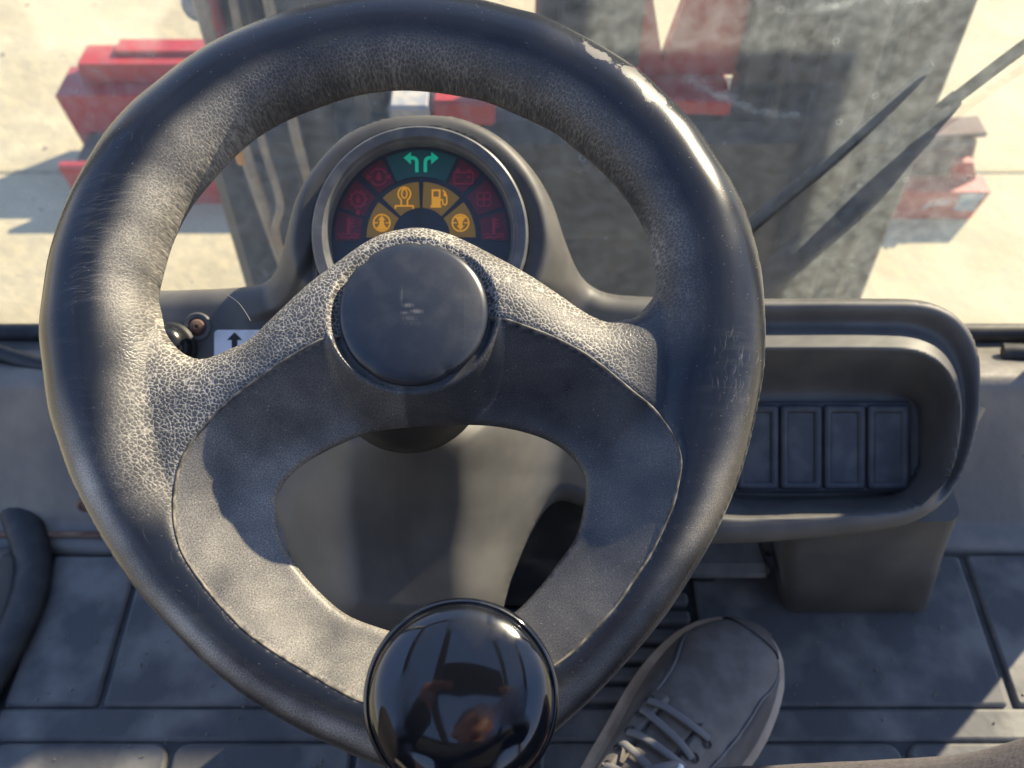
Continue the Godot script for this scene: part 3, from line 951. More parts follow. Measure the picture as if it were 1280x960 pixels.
func build_floor_mat():
	var mat := thing("floor_mat", "dusty blue-grey rubber floor mat with raised pads and ribs under the shoe", "floor mat")
	var st := begin()
	slab(st, -0.52, 0.59, -0.426, 0.30, -0.003, 0.0, 0.004)
	put(st, "sheet", M.black, mat)
	for r in [[-0.398, -0.3245, -0.423, -0.2895], [-0.3200, -0.02, -0.423, -0.2895], [0.155, 0.389, -0.423, -0.2895], [0.395, 0.585, -0.424, -0.2895]]:
		st = begin()
		slab(st, r[0], r[1], r[2], r[3], -0.001, 0.0042, 0.004)
		put(st, "raised_pad", M.mat, mat)
	for i in 8:
		st = begin()
		slab(st, -0.012, 0.148, -0.420 + i * 0.0165, -0.408 + i * 0.0165, -0.001, 0.007, 0.004)
		put(st, "rib", M.mat, mat)
	st = begin()
	slab(st, -0.40, 0.585, -0.2880, -0.2625, -0.001, 0.0036, 0.003)
	put(st, "rib", M.mat, mat)
	for row in 3:
		for i in 7:
			st = begin()
			var x := -0.396 + i * 0.139
			slab(st, x, x + 0.1355, -0.2612 + row * 0.062, -0.201 + row * 0.062, -0.001, 0.0038, 0.012)
			put(st, "raised_pad", M.mat, mat)

	var mm := MultiMesh.new()
	mm.transform_format = MultiMesh.TRANSFORM_3D
	var crumb := SphereMesh.new()
	crumb.radial_segments = 5
	crumb.rings = 3
	crumb.radius = 0.0013
	crumb.height = 0.0018
	mm.mesh = crumb
	mm.instance_count = 420
	for i in 420:
		mm.set_instance_transform(i, Transform3D(Basis.from_euler(Vector3(rng.randf() * 3, rng.randf() * 3, 0)).scaled(Vector3.ONE * rng.randf_range(0.25, 1.0)), Vector3(rng.randf_range(-0.40, 0.56), 0.0046, rng.randf_range(-0.42, -0.20))))
	var mi := MultiMeshInstance3D.new()
	mi.name = "grit"
	mi.multimesh = mm
	mi.material_override = M.stone
	tag(mi, "grit and crumbs of dry mud lying on the dark floor mat", "grit", "", "stuff")
	add_child(mi)

func build_windscreen():
	var ws := thing("windscreen", "dusty front windscreen with dried drops and smears, set in a black rubber seal", "windscreen")
	var st := begin()
	face(st, [Vector3(-0.515, 0.085, -0.62), Vector3(0.575, 0.085, -0.62), Vector3(0.575, 1.215, -0.62), Vector3(-0.515, 1.215, -0.62)], Vector3.BACK)
	put(st, "pane", M.glass, ws)
	st = begin()
	for tri in [[0, 1, 2], [0, 2, 3]]:
		for k in tri:
			var p: Vector3 = [Vector3(-0.515, 0.085, -0.6235), Vector3(-0.515, 0.63, -0.6235), Vector3(0.575, 0.63, -0.6235), Vector3(0.575, 0.085, -0.6235)][k]
			st.set_uv(Vector2((p.x + 0.515) / 1.09, (0.63 - p.y) / 0.545))
			st.set_normal(Vector3.BACK)
			st.add_vertex(p)
	put(st, "dust_film", M.dust_film, ws)
	tube("rubber_seal", PackedVector3Array([Vector3(-0.53, 0.084, -0.612), Vector3(0.0, 0.084, -0.612), Vector3(0.59, 0.084, -0.612)]), 0.0095, M.gasket, ws, 12)

	var wp := thing("wiper", "black windscreen wiper lying diagonally across the glass right of the wheel", "wiper")
	var arm := smooth([Vector3(0.43, 0.405, -0.648), Vector3(0.3862, 0.3646, -0.648), Vector3(0.3413, 0.3092, -0.648)], 5)
	tube("arm", arm, 0.0058, M.wiper, wp, 10, 0.7)
	var low := smooth([Vector3(0.345, 0.313, -0.648), Vector3(0.326, 0.277, -0.648), Vector3(0.3027, 0.2277, -0.648), Vector3(0.2586, 0.1557, -0.648), Vector3(0.2206, 0.0897, -0.648), Vector3(0.20, 0.055, -0.648)], 5)
	var radii := []
	for i in low.size():
		radii.append(lerpf(0.009, 0.019, clampf(i / 9.0, 0.0, 1.0)))
	tube("arm_cover", low, radii, M.wiper, wp, 12, 0.35)
	tube("blade", smooth([Vector3(0.308, 0.352, -0.631), Vector3(0.2577, 0.272, -0.631), Vector3(0.2041, 0.1974, -0.631), Vector3(0.165, 0.135, -0.631)], 5), [0.003, 0.005, 0.0065, 0.0075, 0.0085, 0.0085, 0.0085, 0.0085, 0.0085, 0.0085, 0.0085, 0.0085, 0.0085, 0.0085, 0.008, 0.007], M.wiper, wp, 10, 0.5)

# ------------------------------------------------------------------ outside
func build_loader():
	var lo := thing("loader_mast", "black loader frame of upright plates standing close ahead of the windscreen", "loader frame")
	var st := begin()
	box(st, Vector3(0.05, -0.23, -1.09), Vector3(0.90, 0.50, 0.14), 0.02)
	put(st, "crossmember", M.loader, lo)
	for q in [[-0.356, -0.155, 0.86], [0.032, 0.156, 0.86], [0.285, 0.545, 0.86]]:
		st = begin()
		box(st, Vector3((q[0] + q[1]) / 2, q[2] / 2 - 0.23, -1.085), Vector3(q[1] - q[0], q[2] + 0.46, 0.05), 0.006)
		put(st, "upright_plate", M.loader, lo)
	st = begin()
	box(st, Vector3(0.29, 0.62, -1.13), Vector3(1.02, 0.46, 0.03), 0.006)
	put(st, "upper_crossplate", M.loader, lo)
	for q in [[-0.30, 0.012], [-0.19, 0.02], [0.06, 0.012], [0.33, 0.016], [0.46, 0.014]]:
		st = begin()
		box(st, Vector3(q[0], 0.10, -1.052), Vector3(q[1], 0.7, 0.03), 0.004)
		put(st, "stiffener", M.loader, lo)
	tube("hydraulic_cylinder", PackedVector3Array([Vector3(-0.255, -0.48, -0.99), Vector3(-0.25, 0.02, -1.02), Vector3(-0.248, 0.5, -1.04)]), 0.030, M.loader, lo, 18)
	tube("hydraulic_cylinder", PackedVector3Array([Vector3(0.405, -0.48, -0.99), Vector3(0.40, 0.02, -1.02), Vector3(0.398, 0.5, -1.04)]), 0.034, M.loader, lo, 18)
	for x in [-0.33, -0.10, 0.10, 0.24, 0.46]:
		for y in [-0.03, -0.28]:
			st = begin()
			lathe(st, [[0.0, 0.012], [0.011, 0.012], [0.013, 0.009], [0.013, 0.0]], 6)
			var b := put(st, "bolt", M.loader, lo)
			b.position = Vector3(x, y, -1.02)
	# bright top of a red coupling block behind the wheel rim, and a pale plate beside it
	st = begin()
	box(st, Vector3(-0.060, 0.040, -1.055), Vector3(0.078, 0.036, 0.06), 0.004)
	put(st, "red_coupling", M.red, lo)
	st = begin()
	box(st, Vector3(-0.128, 0.036, -1.055), Vector3(0.052, 0.030, 0.06), 0.004)
	put(st, "pale_plate", M.steel, lo)
	# hoses
	var hs := [
		["tan hydraulic hose hanging left of the instrument hood, nearest the hood", [Vector3(-0.268, 0.30, -1.0), Vector3(-0.265, 0.12, -0.99), Vector3(-0.262, 0.03, -0.98), Vector3(-0.255, -0.10, -0.985), Vector3(-0.25, -0.3, -1.0)], 0.006],
		["tan hydraulic hose with an orange sleeve, leftmost behind the windscreen", [Vector3(-0.345, 0.28, -1.0), Vector3(-0.335, 0.10, -0.985), Vector3(-0.325, -0.02, -0.975), Vector3(-0.318, -0.14, -0.98), Vector3(-0.31, -0.34, -1.0)], 0.008],
		["thin tan hose curling between two thicker hoses behind the windscreen", [Vector3(-0.305, 0.30, -1.01), Vector3(-0.307, 0.06, -0.985), Vector3(-0.296, -0.045, -0.965), Vector3(-0.312, -0.10, -0.97), Vector3(-0.318, -0.2, -1.0)], 0.005]]
	for h in hs:
		var t := thing("hydraulic_hose", h[0], "hose", Transform3D(), "hoses ahead of the windscreen")
		tube("hose", smooth(h[1], 8), h[2], M.hose, t, 10)
		if h[2] > 0.007:
			tube("sleeve", smooth([Vector3(-0.338, 0.055, -0.983), Vector3(-0.3335, 0.03, -0.980), Vector3(-0.331, 0.005, -0.9785)], 4), 0.0105, M.orange, t, 12)

func bar(st: SurfaceTool, prof: Array, x0: float, x1: float, lean0 := 0.0, lean1 := 0.0) -> void:   # a closed [z, y] profile drawn along x; its ends may lean with the height
	var n := prof.size()
	var p2 := PackedVector2Array()
	for p in prof:
		p2.append(Vector2(p[0], p[1]))
	var mid := Vector2.ZERO
	for p in p2:
		mid += p / n
	var put_at := func(p: Vector2, e: int) -> Vector3:
		return Vector3((x0 + lean0 * (p.y - mid.y)) if e == 0 else (x1 + lean1 * (p.y - mid.y)), p.y, p.x)
	for i in n:
		var a := p2[i]
		var b := p2[(i + 1) % n]
		var nn := Vector3(0, -(b.x - a.x), b.y - a.y)
		if Geometry2D.is_polygon_clockwise(p2):
			nn = -nn
		face(st, [put_at.call(a, 0), put_at.call(b, 0), put_at.call(b, 1), put_at.call(a, 1)], nn.normalized())
	var tri := Geometry2D.triangulate_polygon(p2)
	for e in 2:
		for i in range(0, tri.size(), 3):
			face(st, [put_at.call(p2[tri[i]], e), put_at.call(p2[tri[i + 1]], e), put_at.call(p2[tri[i + 2]], e)], Vector3(-1 if e == 0 else 1, 0, 0))

func build_carriage():
	var c := thing("red_attachment", "scratched red steel attachment on the ground ahead, ends showing left and right of the mast", "attachment")
	var st := begin()
	bar(st, [[-1.95, -0.458], [-1.95, -0.507], [-2.03, -0.507], [-2.03, -0.458]], -0.985, 0.10, 0.05)
	put(st, "top_bar", M.red, c)
	st = begin()
	bar(st, [[-1.985, -0.4575], [-2.035, -0.4575], [-2.035, -0.446], [-1.985, -0.446]], -0.905, 0.10)
	put(st, "top_strip", M.red, c)
	st = begin()
	bar(st, [[-1.90, -0.508], [-1.90, -0.640], [-2.02, -0.640], [-2.02, -0.508]], -1.027, 0.10, -0.15)
	put(st, "face_plate", M.red, c)
	st = begin()
	bar(st, [[-1.775, -0.606], [-1.775, -0.698], [-1.96, -0.698], [-1.96, -0.641], [-1.905, -0.641], [-1.905, -0.606]], -1.0, 0.82, 0.2)
	put(st, "channel", M.loader, c)
	st = begin()
	bar(st, [[-1.755, -0.598], [-1.760, -0.594], [-1.774, -0.594], [-1.774, -0.700], [-1.755, -0.700]], -1.012, 0.55, -0.12)
	put(st, "lower_beam", M.red, c)
	st = begin()
	bar(st, [[-1.70, -0.621], [-1.70, -0.699], [-1.757, -0.699], [-1.757, -0.621]], 0.80, 1.056, 0.0, 0.25)
	put(st, "end_block", M.red, c)
	st = begin()
	bar(st, [[-1.6985, -0.626], [-1.6985, -0.672], [-1.6965, -0.672], [-1.6965, -0.626]], 1.000, 1.049, 0.1, 0.25)
	put(st, "sticker", M.sticker_grey, c)
	st = begin()
	for p in [[0.955, -0.655, 0.055, 0.25], [0.935, -0.663, 0.022, 0.6]]:
		box(st, Vector3(p[0], p[1], -1.6985), Vector3(p[2], 0.005, 0.003), 0.001, Basis(Vector3(0, 0, 1), p[3]))
	put(st, "scrape", M.steel, c)
	st = begin()
	box(st, Vector3(0.955, -0.600, -1.81), Vector3(0.175, 0.10, 0.07), 0.012, Basis(Vector3(0, 0, 1), 0.16))
	put(st, "pin_housing", M.brown, c)
	st = begin()
	box(st, Vector3(0.985, -0.535, -1.815), Vector3(0.13, 0.013, 0.07), 0.004, Basis(Vector3(0, 0, 1), 0.08))
	put(st, "lug", M.brown, c)
	st = begin()
	box(st, Vector3(0.893, -0.545, -1.81), Vector3(0.05, 0.04, 0.05), 0.008)
	put(st, "orange_lug", M.orange, c)
	st = begin()
	bar(st, [[-1.745, -0.575], [-1.745, -0.6205], [-1.765, -0.6205], [-1.765, -0.575]], 0.985, 1.035, 0.0, -0.5)
	put(st, "red_lug", M.red, c)

	# the red bracket between the uprights
	var b := thing("red_bracket", "red steel bracket with a triangular opening between two black uprights, above the wheel rim", "bracket")
	var z := -1.10
	st = begin()
	for poly in [[[0.155, 0.16], [0.168, 0.16], [0.190, 0.075], [0.168, 0.056], [0.154, 0.075]], [[0.209, 0.16], [0.290, 0.16], [0.290, 0.30], [0.235, 0.30]], [[0.168, 0.0562], [0.2815, 0.056], [0.289, 0.16], [0.2088, 0.1601], [0.1902, 0.0752]]]:
		var pv := PackedVector2Array()
		for p in poly:
			pv.append(Vector2(p[0], p[1]))
		prism(st, pv, z - 0.012, z + 0.012)
	put(st, "web_plate", M.red, b)
	st = begin()
	box(st, Vector3(0.213, 0.040, z + 0.02), Vector3(0.125, 0.022, 0.08), 0.003, Basis(Vector3(0, 0, 1), -0.04))
	put(st, "flange", M.red, b)
	st = begin()
	bar(st, [[-1.12, 0.029], [-1.055, 0.029], [-1.055, -0.02], [-1.12, -0.02]], 0.155, 0.245, 0.0, 0.8)
	put(st, "lower_plate", M.red, b)
	st = begin()
	bar(st, [[-1.12, 0.34], [-1.10, 0.34], [-1.10, -0.3], [-1.12, -0.3]], 0.0285, 0.037)
	put(st, "edge_strip", M.red, b)

	# red lamp guard at the top left of the mast
	var g := thing("red_hoop", "red steel hoop round a pale lamp at the left of the black frame", "lamp guard")
	tube("hoop", smooth([Vector3(-0.372, 0.30, -1.06), Vector3(-0.352, 0.22, -1.06), Vector3(-0.347, 0.15, -1.06), Vector3(-0.352, 0.125, -1.06), Vector3(-0.365, 0.108, -1.06), Vector3(-0.375, 0.10, -1.06)], 6), 0.008, M.red, g, 10)
	st = begin()
	lathe(st, [[0.0, 0.02], [0.018, 0.016], [0.022, 0.006], [0.022, 0.0], [0.0, 0.0]], 24)
	var lens := put(st, "lamp_glass", M.steel, g)
	lens.position = Vector3(-0.366, 0.165, -1.07)

# ------------------------------------------------------------------ dashboard
func dash_heights(p: Vector2) -> Vector2:
	var d := inside(shapes.dash, p)
	var dial := Vector2(DIAL_AT.x, DIAL_AT.y) * 1000.0 + Vector2(1.0, 0.2)
	var r := p.distance_to(dial)
	var z := 48.0 * smoothstep(112.0, 66.0, r) * smoothstep(40.0, 84.0, p.y + maxf(0.0, 40.0 - absf(p.x - dial.x)) * 0.6)
	# steering column bulge
	var k := inside(shapes.col, p)
	z = maxf(z, (46.0 * smoothstep(-44.0, 22.0, k) + 26.0 * exp(-pow((p - Vector2(-88.0, 0.0)).length() / 46.0, 2.0))) * smoothstep(34.0, 4.0, p.y) + 20.0 * smoothstep(-60.0, 0.0, k) * smoothstep(0.0, 34.0, p.y) * smoothstep(84.0, 40.0, p.y))
	# left shelf: a soft step under its edge
	z -= 5.0 * smoothstep(20.0, 26.0, d) * smoothstep(-60.0, -75.0, p.x) * smoothstep(60.0, 40.0, r - 70.0) if p.x < -150.0 else 0.0
	# the tray on the right: a dip inside the edge, a raised lip, then sloping walls down to its back
	var o := inside(shapes.open, p)
	if p.x > 20.0:
		var t := d / maxf(d - minf(o, 0.0), 1.0)
		var share := smoothstep(60.0, 105.0, p.x) * smoothstep(-62.0, -40.0, p.y)
		if o <= 0.0:
			z += share * (-13.0 * exp(-pow((t - 0.50) / 0.24, 2.0)) + 3.0 * smoothstep(0.8, 1.0, t))
		else:
			z += share * 3.0
	if o > 0.0:
		var b := inside(shapes.bot, p)
		var t := 1.0 if b >= 0.0 else o / (o - b)
		z -= 44.0 * smoothstep(0.0, 1.0, 0.12 + 0.88 * t) * smoothstep(0.0, 2.0, o)
	var re := 13.0
	z -= re * (1.0 - quarter(d, re))
	z -= 9.0 * smoothstep(80.0, 66.5, r)
	# the round well of the dial
	if r < 65.5:
		z = lerpf(z, 22.0, smoothstep(65.0, 62.5, r))
	return Vector2(z, -100.0)

func on_dash(x: float, y: float) -> Vector3:
	return Vector3(x, y, dash_heights(Vector2(x, y)).x) * 0.001

func build_dashboard():
	var d := thing("dashboard", "dusty dark grey plastic dashboard with instrument hood, steering column and open tray", "dashboard", DASH_AT)
	var none: Callable
	var s: Array = field(Rect2(-300, -152, 582, 344), 1.6, func(p): return inside(shapes.dash, p), dash_heights, none, 1, none, 48.0, Rect2(-300, -152, 582, 344))
	put(s[0], "moulded_shell", M.dash, d)
	# lower housing from the tray down to the floor
	var h := Node3D.new()
	var st := begin()
	var inv := DASH_AT.affine_inverse()
	var rings := []
	for q in [[0.0, 0.012], [0.010, 0.0], [0.10, -0.004], [0.17, -0.012]]:
		var ring := PackedVector3Array()
		for p in round_rect(0.227 - q[0] * 0.22, -0.50, 0.350 - q[0] * 0.22, -0.366 - q[1], 0.012, 4):
			ring.append(inv * Vector3(p.x, q[0], p.y))
		rings.append(ring)
	grid_rings(st, rings, true, false, true)
	put(st, "lower_housing", M.dash, d)
	h.free()
	# screw in the left shelf
	st = begin()
	lathe(st, [[0.0, 0.0012], [0.0012, 0.0012], [0.0016, 0.0022], [0.0042, 0.0018], [0.0056, 0.0]], 20)
	var screw := put(st, "screw", M.rust, d)
	screw.position = on_dash(-234.1, 57.5)
	st = begin()
	lathe(st, [[0.0058, 0.0], [0.0062, 0.0012], [0.0085, 0.0014], [0.0098, 0.0]], 24)
	var ring2 := put(st, "screw_recess", M.dash, d)
	ring2.position = on_dash(-234.1, 57.5) + Vector3(0, 0, -0.0003)

func wedge(r0: float, r1: float, a0: float, a1: float) -> PackedVector2Array:
	var out := PackedVector2Array()
	for v in arc(Vector2.ZERO, r1, a0, a1, 10):
		out.append(v)
	for v in arc(Vector2.ZERO, r0, a1, a0, 10):
		out.append(v)
	return out

func build_cluster():
	var u := 0.000475
	var t := thing("warning_light_cluster", "round cluster of red, amber and green warning lights in the instrument hood", "instrument cluster", DASH_AT * Transform3D(Basis(), DIAL_AT + Vector3(0.0010, 0.0002, 0.0)))
	var st := begin()
	lathe(st, [[0.0660, 0.020], [0.0655, 0.040], [0.0648, 0.0438], [0.0638, 0.0446], [0.0586, 0.0442], [0.0578, 0.0434], [0.0574, 0.0418], [0.0566, 0.0412], [0.0556, 0.0396], [0.0548, 0.0335]], 96)
	put(st, "bezel", M.bezel, t)
	st = begin()
	lathe(st, [[0.0552, 0.0330], [0.0, 0.0330], [0.0, 0.030]], 72)
	put(st, "dial_face", M.dial, t)
	st = begin()
	lathe(st, [[0.0562, 0.0378], [0.040, 0.0392], [0.020, 0.0399], [0.0, 0.0402]], 72)
	put(st, "lens", M.lens, t)
	var scale_u := func(p: PackedVector2Array) -> PackedVector2Array:
		var o := PackedVector2Array()
		for v in p:
			o.append(v * u)
		return o
	var panels := [
		["red", 163, 183, 77, 111, "temp"], ["red", 139, 160, 77, 111, "gear"], ["red", 117, 134, 77, 111, "oil"], ["green", 66, 114, 77, 111, "turn"],
		["red", 46, 63, 77, 111, "battery"], ["red", 20, 41, 77, 111, "fan"], ["red", -3, 17, 77, 111, "temp"],
		["amber", 141, 181, 37, 70, "up"], ["amber", 92.5, 135, 37, 70, "coil"], ["amber", 45, 87.5, 37, 70, "pump"], ["amber", -1, 39, 37, 70, "down"]]
	for p in panels:
		st = begin()
		prism(st, scale_u.call(wedge(p[3], p[4], p[1], p[2])), 0.0331, 0.0336)
		var w := put(st, "warning_panel", M["lamp_" + p[0]], t)
		var a := deg_to_rad((p[1] + p[2]) / 2.0)
		var c: Vector2 = Vector2(cos(a), sin(a)) * (p[3] + p[4]) / 2.0
		var ic := begin()
		icon(ic, p[5], c)
		var m := put(ic, "icon", M["icon_" + p[0]], w)
		m.scale = Vector3(u, u, 1.0)

func icon(st: SurfaceTool, kind: String, c: Vector2) -> void:        # drawn in the dial's own units about c
	var z0 := 0.0337
	var z1 := 0.03395
	var line := func(pts: Array, w: float) -> void:
		var q := []
		for v in pts:
			q.append((v if v is Vector2 else Vector2(v[0], v[1])) + c)
		stroke(st, q, w, z0, z1)
	var fill := func(pts: Array) -> void:
		var q := PackedVector2Array()
		for v in pts:
			q.append((v if v is Vector2 else Vector2(v[0], v[1])) + c)
		prism(st, q, z0, z1)
	var o := Vector2.ZERO
	match kind:
		"turn":
			for s in [-1.0, 1.0]:
				line.call([[s * 5.5, -11.5], [s * 5.5, 2.0], [s * 6.5, 5.0], [s * 9.0, 6.8], [s * 13.5, 7.0]], 4.4)
				fill.call([[s * 13.0, 14.5], [s * 13.0, -1.5], [s * 22.5, 7.0]])
		"temp":
			fill.call([[-2.2, -9.0], [2.2, -9.0], [2.0, 12.0], [-2.0, 12.0]])
			for y in [10.0, 5.5, 1.0]:
				line.call([[2.0, y], [7.0, y]], 1.8)
			for s in [-1.0, 1.0]:
				line.call([[s * 4.0, -9.0], [s * 7.5, -7.5], [s * 11.0, -9.5], [s * 14.0, -8.5]], 1.7)
			line.call([[-12.0, -13.0], [-6.0, -11.8], [0.0, -13.4], [6.0, -11.8], [12.0, -13.2]], 1.7)
		"gear":
			line.call(arc(o, 9.0, 0, 180), 2.0)
			line.call(arc(o, 9.0, 180, 360), 2.0)
			for k in 10:
				var a := TAU * k / 10.0
				line.call([Vector2(cos(a), sin(a)) * 9.5, Vector2(cos(a), sin(a)) * 12.3], 2.4)
			fill.call([[0.0, 6.0], [3.0, -1.0], [2.2, -3.6], [0.0, -4.6], [-2.2, -3.6], [-3.0, -1.0]])
			fill.call([[-2.4, -20.0], [2.4, -20.0], [2.0, -13.2], [-2.0, -13.2]])
		"oil":
			fill.call([[0.0, 8.0], [3.6, -0.5], [2.8, -3.8], [0.0, -5.2], [-2.8, -3.8], [-3.6, -0.5]])
			line.call(arc(o, 10.5, 20, 160), 1.8)
			line.call(arc(o, 10.5, 200, 340), 1.8)
			for s in [-1.0, 1.0]:
				fill.call([[s * 15.0, 3.5], [s * 15.0, -3.5], [s * 8.5, 0.0]])
		"battery":
			line.call([[-12.0, 6.0], [12.0, 6.0], [12.0, -9.0]], 1.9)
			line.call([[12.0, -9.0], [-12.0, -9.0], [-12.0, 6.0]], 1.9)
			fill.call([[-9.5, 7.2], [-5.0, 7.2], [-5.0, 10.0], [-9.5, 10.0]])
			fill.call([[5.0, 7.2], [9.5, 7.2], [9.5, 10.0], [5.0, 10.0]])
			line.call([[-9.0, 0.0], [-4.5, 0.0]], 1.6)
			line.call([[4.5, 0.0], [9.0, 0.0]], 1.6)
			line.call([[6.75, -2.3], [6.75, 2.3]], 1.6)
		"fan":
			for k in 4:
				var m := Vector2(cos(TAU * k / 4.0 + 0.8), sin(TAU * k / 4.0 + 0.8)) * 6.2
				line.call(arc(m, 4.6, 0, 180, 10), 1.6)
				line.call(arc(m, 4.6, 180, 360, 10), 1.6)
			fill.call(arc(o, 1.9, 0, 330, 10))
		"coil":
			line.call(arc(Vector2(0, 5.5), 8.0, -60, 90, 12, 8.5), 2.1)
			line.call(arc(Vector2(0, 5.5), 8.0, 90, 240, 12, 8.5), 2.1)
			line.call(arc(Vector2(0, 6.0), 3.4, -90, 90, 10, 5.8), 1.9)
			line.call(arc(Vector2(0, 6.0), 3.4, 90, 270, 10, 5.8), 1.9)
			for s in [-1.0, 1.0]:
				line.call([[s * 4.0, -1.8], [s * 4.0, -9.5]], 2.1)
			line.call([[-11.5, -13.5], [-11.5, -9.8], [11.5, -9.8], [11.5, -13.5]], 2.1)
		"pump":
			for q in [[[-9.5, -12.0], [4.5, -12.0], [4.5, -9.0], [-9.5, -9.0]], [[-8.0, -8.9], [3.5, -8.9], [3.5, 2.0], [-8.0, 2.0]], [[-8.0, 2.1], [-5.6, 2.1], [-5.6, 9.0], [-8.0, 9.0]], [[1.1, 2.1], [3.5, 2.1], [3.5, 9.0], [1.1, 9.0]], [[-8.0, 9.1], [3.5, 9.1], [3.5, 11.5], [-8.0, 11.5]]]:
				fill.call(q)
			line.call([[3.6, -2.0], [6.2, -2.0], [6.6, -7.5], [9.5, -8.6], [11.6, -6.5], [11.4, 2.0], [9.6, 7.0], [6.0, 10.5]], 1.9)
			fill.call([[7.0, 3.0], [11.0, 2.0], [11.2, 5.5], [8.0, 8.0]])
		"up", "down":
			line.call(arc(o, 10.6, 0, 180), 2.0)
			line.call(arc(o, 10.6, 180, 360), 2.0)
			var s := 1.0 if kind == "up" else -1.0
			fill.call([[-5.0, s * 3.5], [5.0, s * 3.5], [0.0, s * 9.4]])
			fill.call([[-2.4, s * 3.4], [2.4, s * 3.4], [3.2, -s * 2.0], [-3.2, -s * 2.0]])
			fill.call([[-3.2, -s * 2.1], [3.2, -s * 2.1], [7.0, -s * 7.2], [0.0, -s * 9.4], [-7.0, -s * 7.2]])
			line.call([[-9.8, 0.0], [-4.6, 0.0]], 1.5)
			line.call([[4.6, 0.0], [9.8, 0.0]], 1.5)

func build_switches():
	var t := thing("switch_panel", "dark grey row of blank switch covers at the back of the dashboard tray", "switch panel", DASH_AT * Transform3D(Basis(), Vector3(0.0, 0.0, -0.0385)))
	var st := begin()
	var rings := []
	for e in [[0.0, -0.004], [0.0, 0.0012], [0.0012, 0.0022], [0.0022, 0.0020]]:
		var ring := PackedVector3Array()
		for p in round_rect(0.0900 + e[0], -0.0535 + e[0], 0.2420 - e[0], 0.0085 - e[0], 0.003, 3):
			ring.append(Vector3(p.x, p.y, e[1]))
		rings.append(ring)
	grid_rings(st, rings, true, false, true)
	put(st, "frame", M.switch, t)
	for i in 5:
		var x0 := 0.0925 + i * 0.0297
		var b := begin()
		rings = []
		for e in [[0.0, 0.0], [0.0, 0.0048], [0.0010, 0.0060], [0.0040, 0.0060], [0.0048, 0.0050], [0.0054, 0.0040]]:
			var ring := PackedVector3Array()
			for p in round_rect(x0 + e[0], -0.0512 + e[0], x0 + 0.0280 - e[0], 0.0062 - e[0], maxf(0.0025 - e[0] * 0.3, 0.0008), 3):
				ring.append(Vector3(p.x, p.y, e[1]))
			rings.append(ring)
		grid_rings(b, rings, true, false, true)
		put(b, "blank_switch", M.switch, t)

func build_small_dash_things():
	# white sticker with an arrow
	var t := thing("arrow_sticker", "white sticker with a black up arrow on the dashboard left of the steering hub", "sticker", DASH_AT * Transform3D(Basis(), Vector3(0, 0, on_dash(-212.0, 46.0).z + 0.0040)))
	var st := begin()
	prism(st, round_rect(-0.2232, 0.030, -0.190, 0.0556, 0.003), -0.0060, -0.0034)
	put(st, "backing", M.label, t)
	st = begin()
	var a := PackedVector2Array()
	for p in [[-0.2118, 0.044], [-0.2118, 0.0490], [-0.2150, 0.0490], [-0.2100, 0.0540], [-0.2050, 0.0490], [-0.2082, 0.0490], [-0.2082, 0.044]]:
		a.append(Vector2(p[0], p[1]))
	prism(st, a, -0.0036, -0.00315)
	put(st, "arrow", M.ink, t)
	# black knob
	var k := thing("control_knob", "glossy black round control knob on the dashboard behind the left spoke", "knob", DASH_AT * Transform3D(Basis(), on_dash(-250.8, 44.0) - Vector3(0, 0, 0.001)))
	st = begin()
	lathe(st, [[0.0165, 0.0], [0.0165, 0.004], [0.0150, 0.006]], 40)
	put(st, "collar", M.gasket, k)
	st = begin()
	lathe(st, [[0.0148, 0.004], [0.0150, 0.012], [0.0140, 0.018], [0.0115, 0.0215], [0.0070, 0.0236], [0.0, 0.0244]], 40)
	put(st, "grip", M.knob_base, k)
	# cable at the foot of the windscreen
	var c := thing("black_cable", "black cable lying on the ledge at the left foot of the windscreen", "cable")
	tube("cable", smooth([Vector3(-0.60, 0.125, -0.585), Vector3(-0.50, 0.120, -0.575), Vector3(-0.455, 0.110, -0.565), Vector3(-0.415, 0.108, -0.552), Vector3(-0.36, 0.112, -0.535), Vector3(-0.30, 0.125, -0.53)], 6), 0.0075, M.gasket, c, 12)

func build_pedal():
	var t := thing("foot_pedal", "flat dark grey foot pedal on the floor beyond the toe of the shoe", "pedal", Transform3D(Basis(Vector3.RIGHT, -0.35), Vector3(0.165, 0.035, -0.405)))
	var st := begin()
	box(st, Vector3(0.0, 0.0, 0.0), Vector3(0.092, 0.016, 0.050), 0.006)
	put(st, "pad", M.mat, t)
	st = begin()
	box(st, Vector3(0.0, -0.022, -0.010), Vector3(0.02, 0.03, 0.014), 0.003)
	put(st, "stem", M.black, t)

func build_dirt():
	# a hair that lies on the left spoke
	var h := thing("pale_hair", "single pale hair lying across the edge of the left wheel spoke", "hair", WHEEL_AT)
	tube("hair", smooth([Vector3(-0.0905, 0.0075, 0.000), Vector3(-0.082, 0.001, 0.006), Vector3(-0.076, -0.0065, 0.011), Vector3(-0.0725, -0.0115, 0.016)], 6), 0.00016, M.lace, h, 5)

# ------------------------------------------------------------------ steering wheel
var crease_z := PackedFloat32Array()                                   # height of the cover along the seam, every 2 mm

func cover_height(p: Vector2, dO: float, dT: float, edge: float) -> float:
	var dR := -inside(shapes.rin, p)
	var rim := 0.98 * sqrt(maxf(dO * dR, 0.0)) if dR > 0.0 else -0.8 * sqrt(maxf(-dO * dR, 0.0))
	var r := (p - Vector2(2, -6)).length()
	var base := lerpf(29.0, 15.0, smoothstep(35.0, 125.0, r))
	base = lerpf(base, 11.0, smoothstep(-60.0, -120.0, p.y))
	var cover := base * quarter(dT, 24.0) * quarter(dO, 30.0)
	return smax(rim, cover, 9.0 * quarter(edge, 12.0))

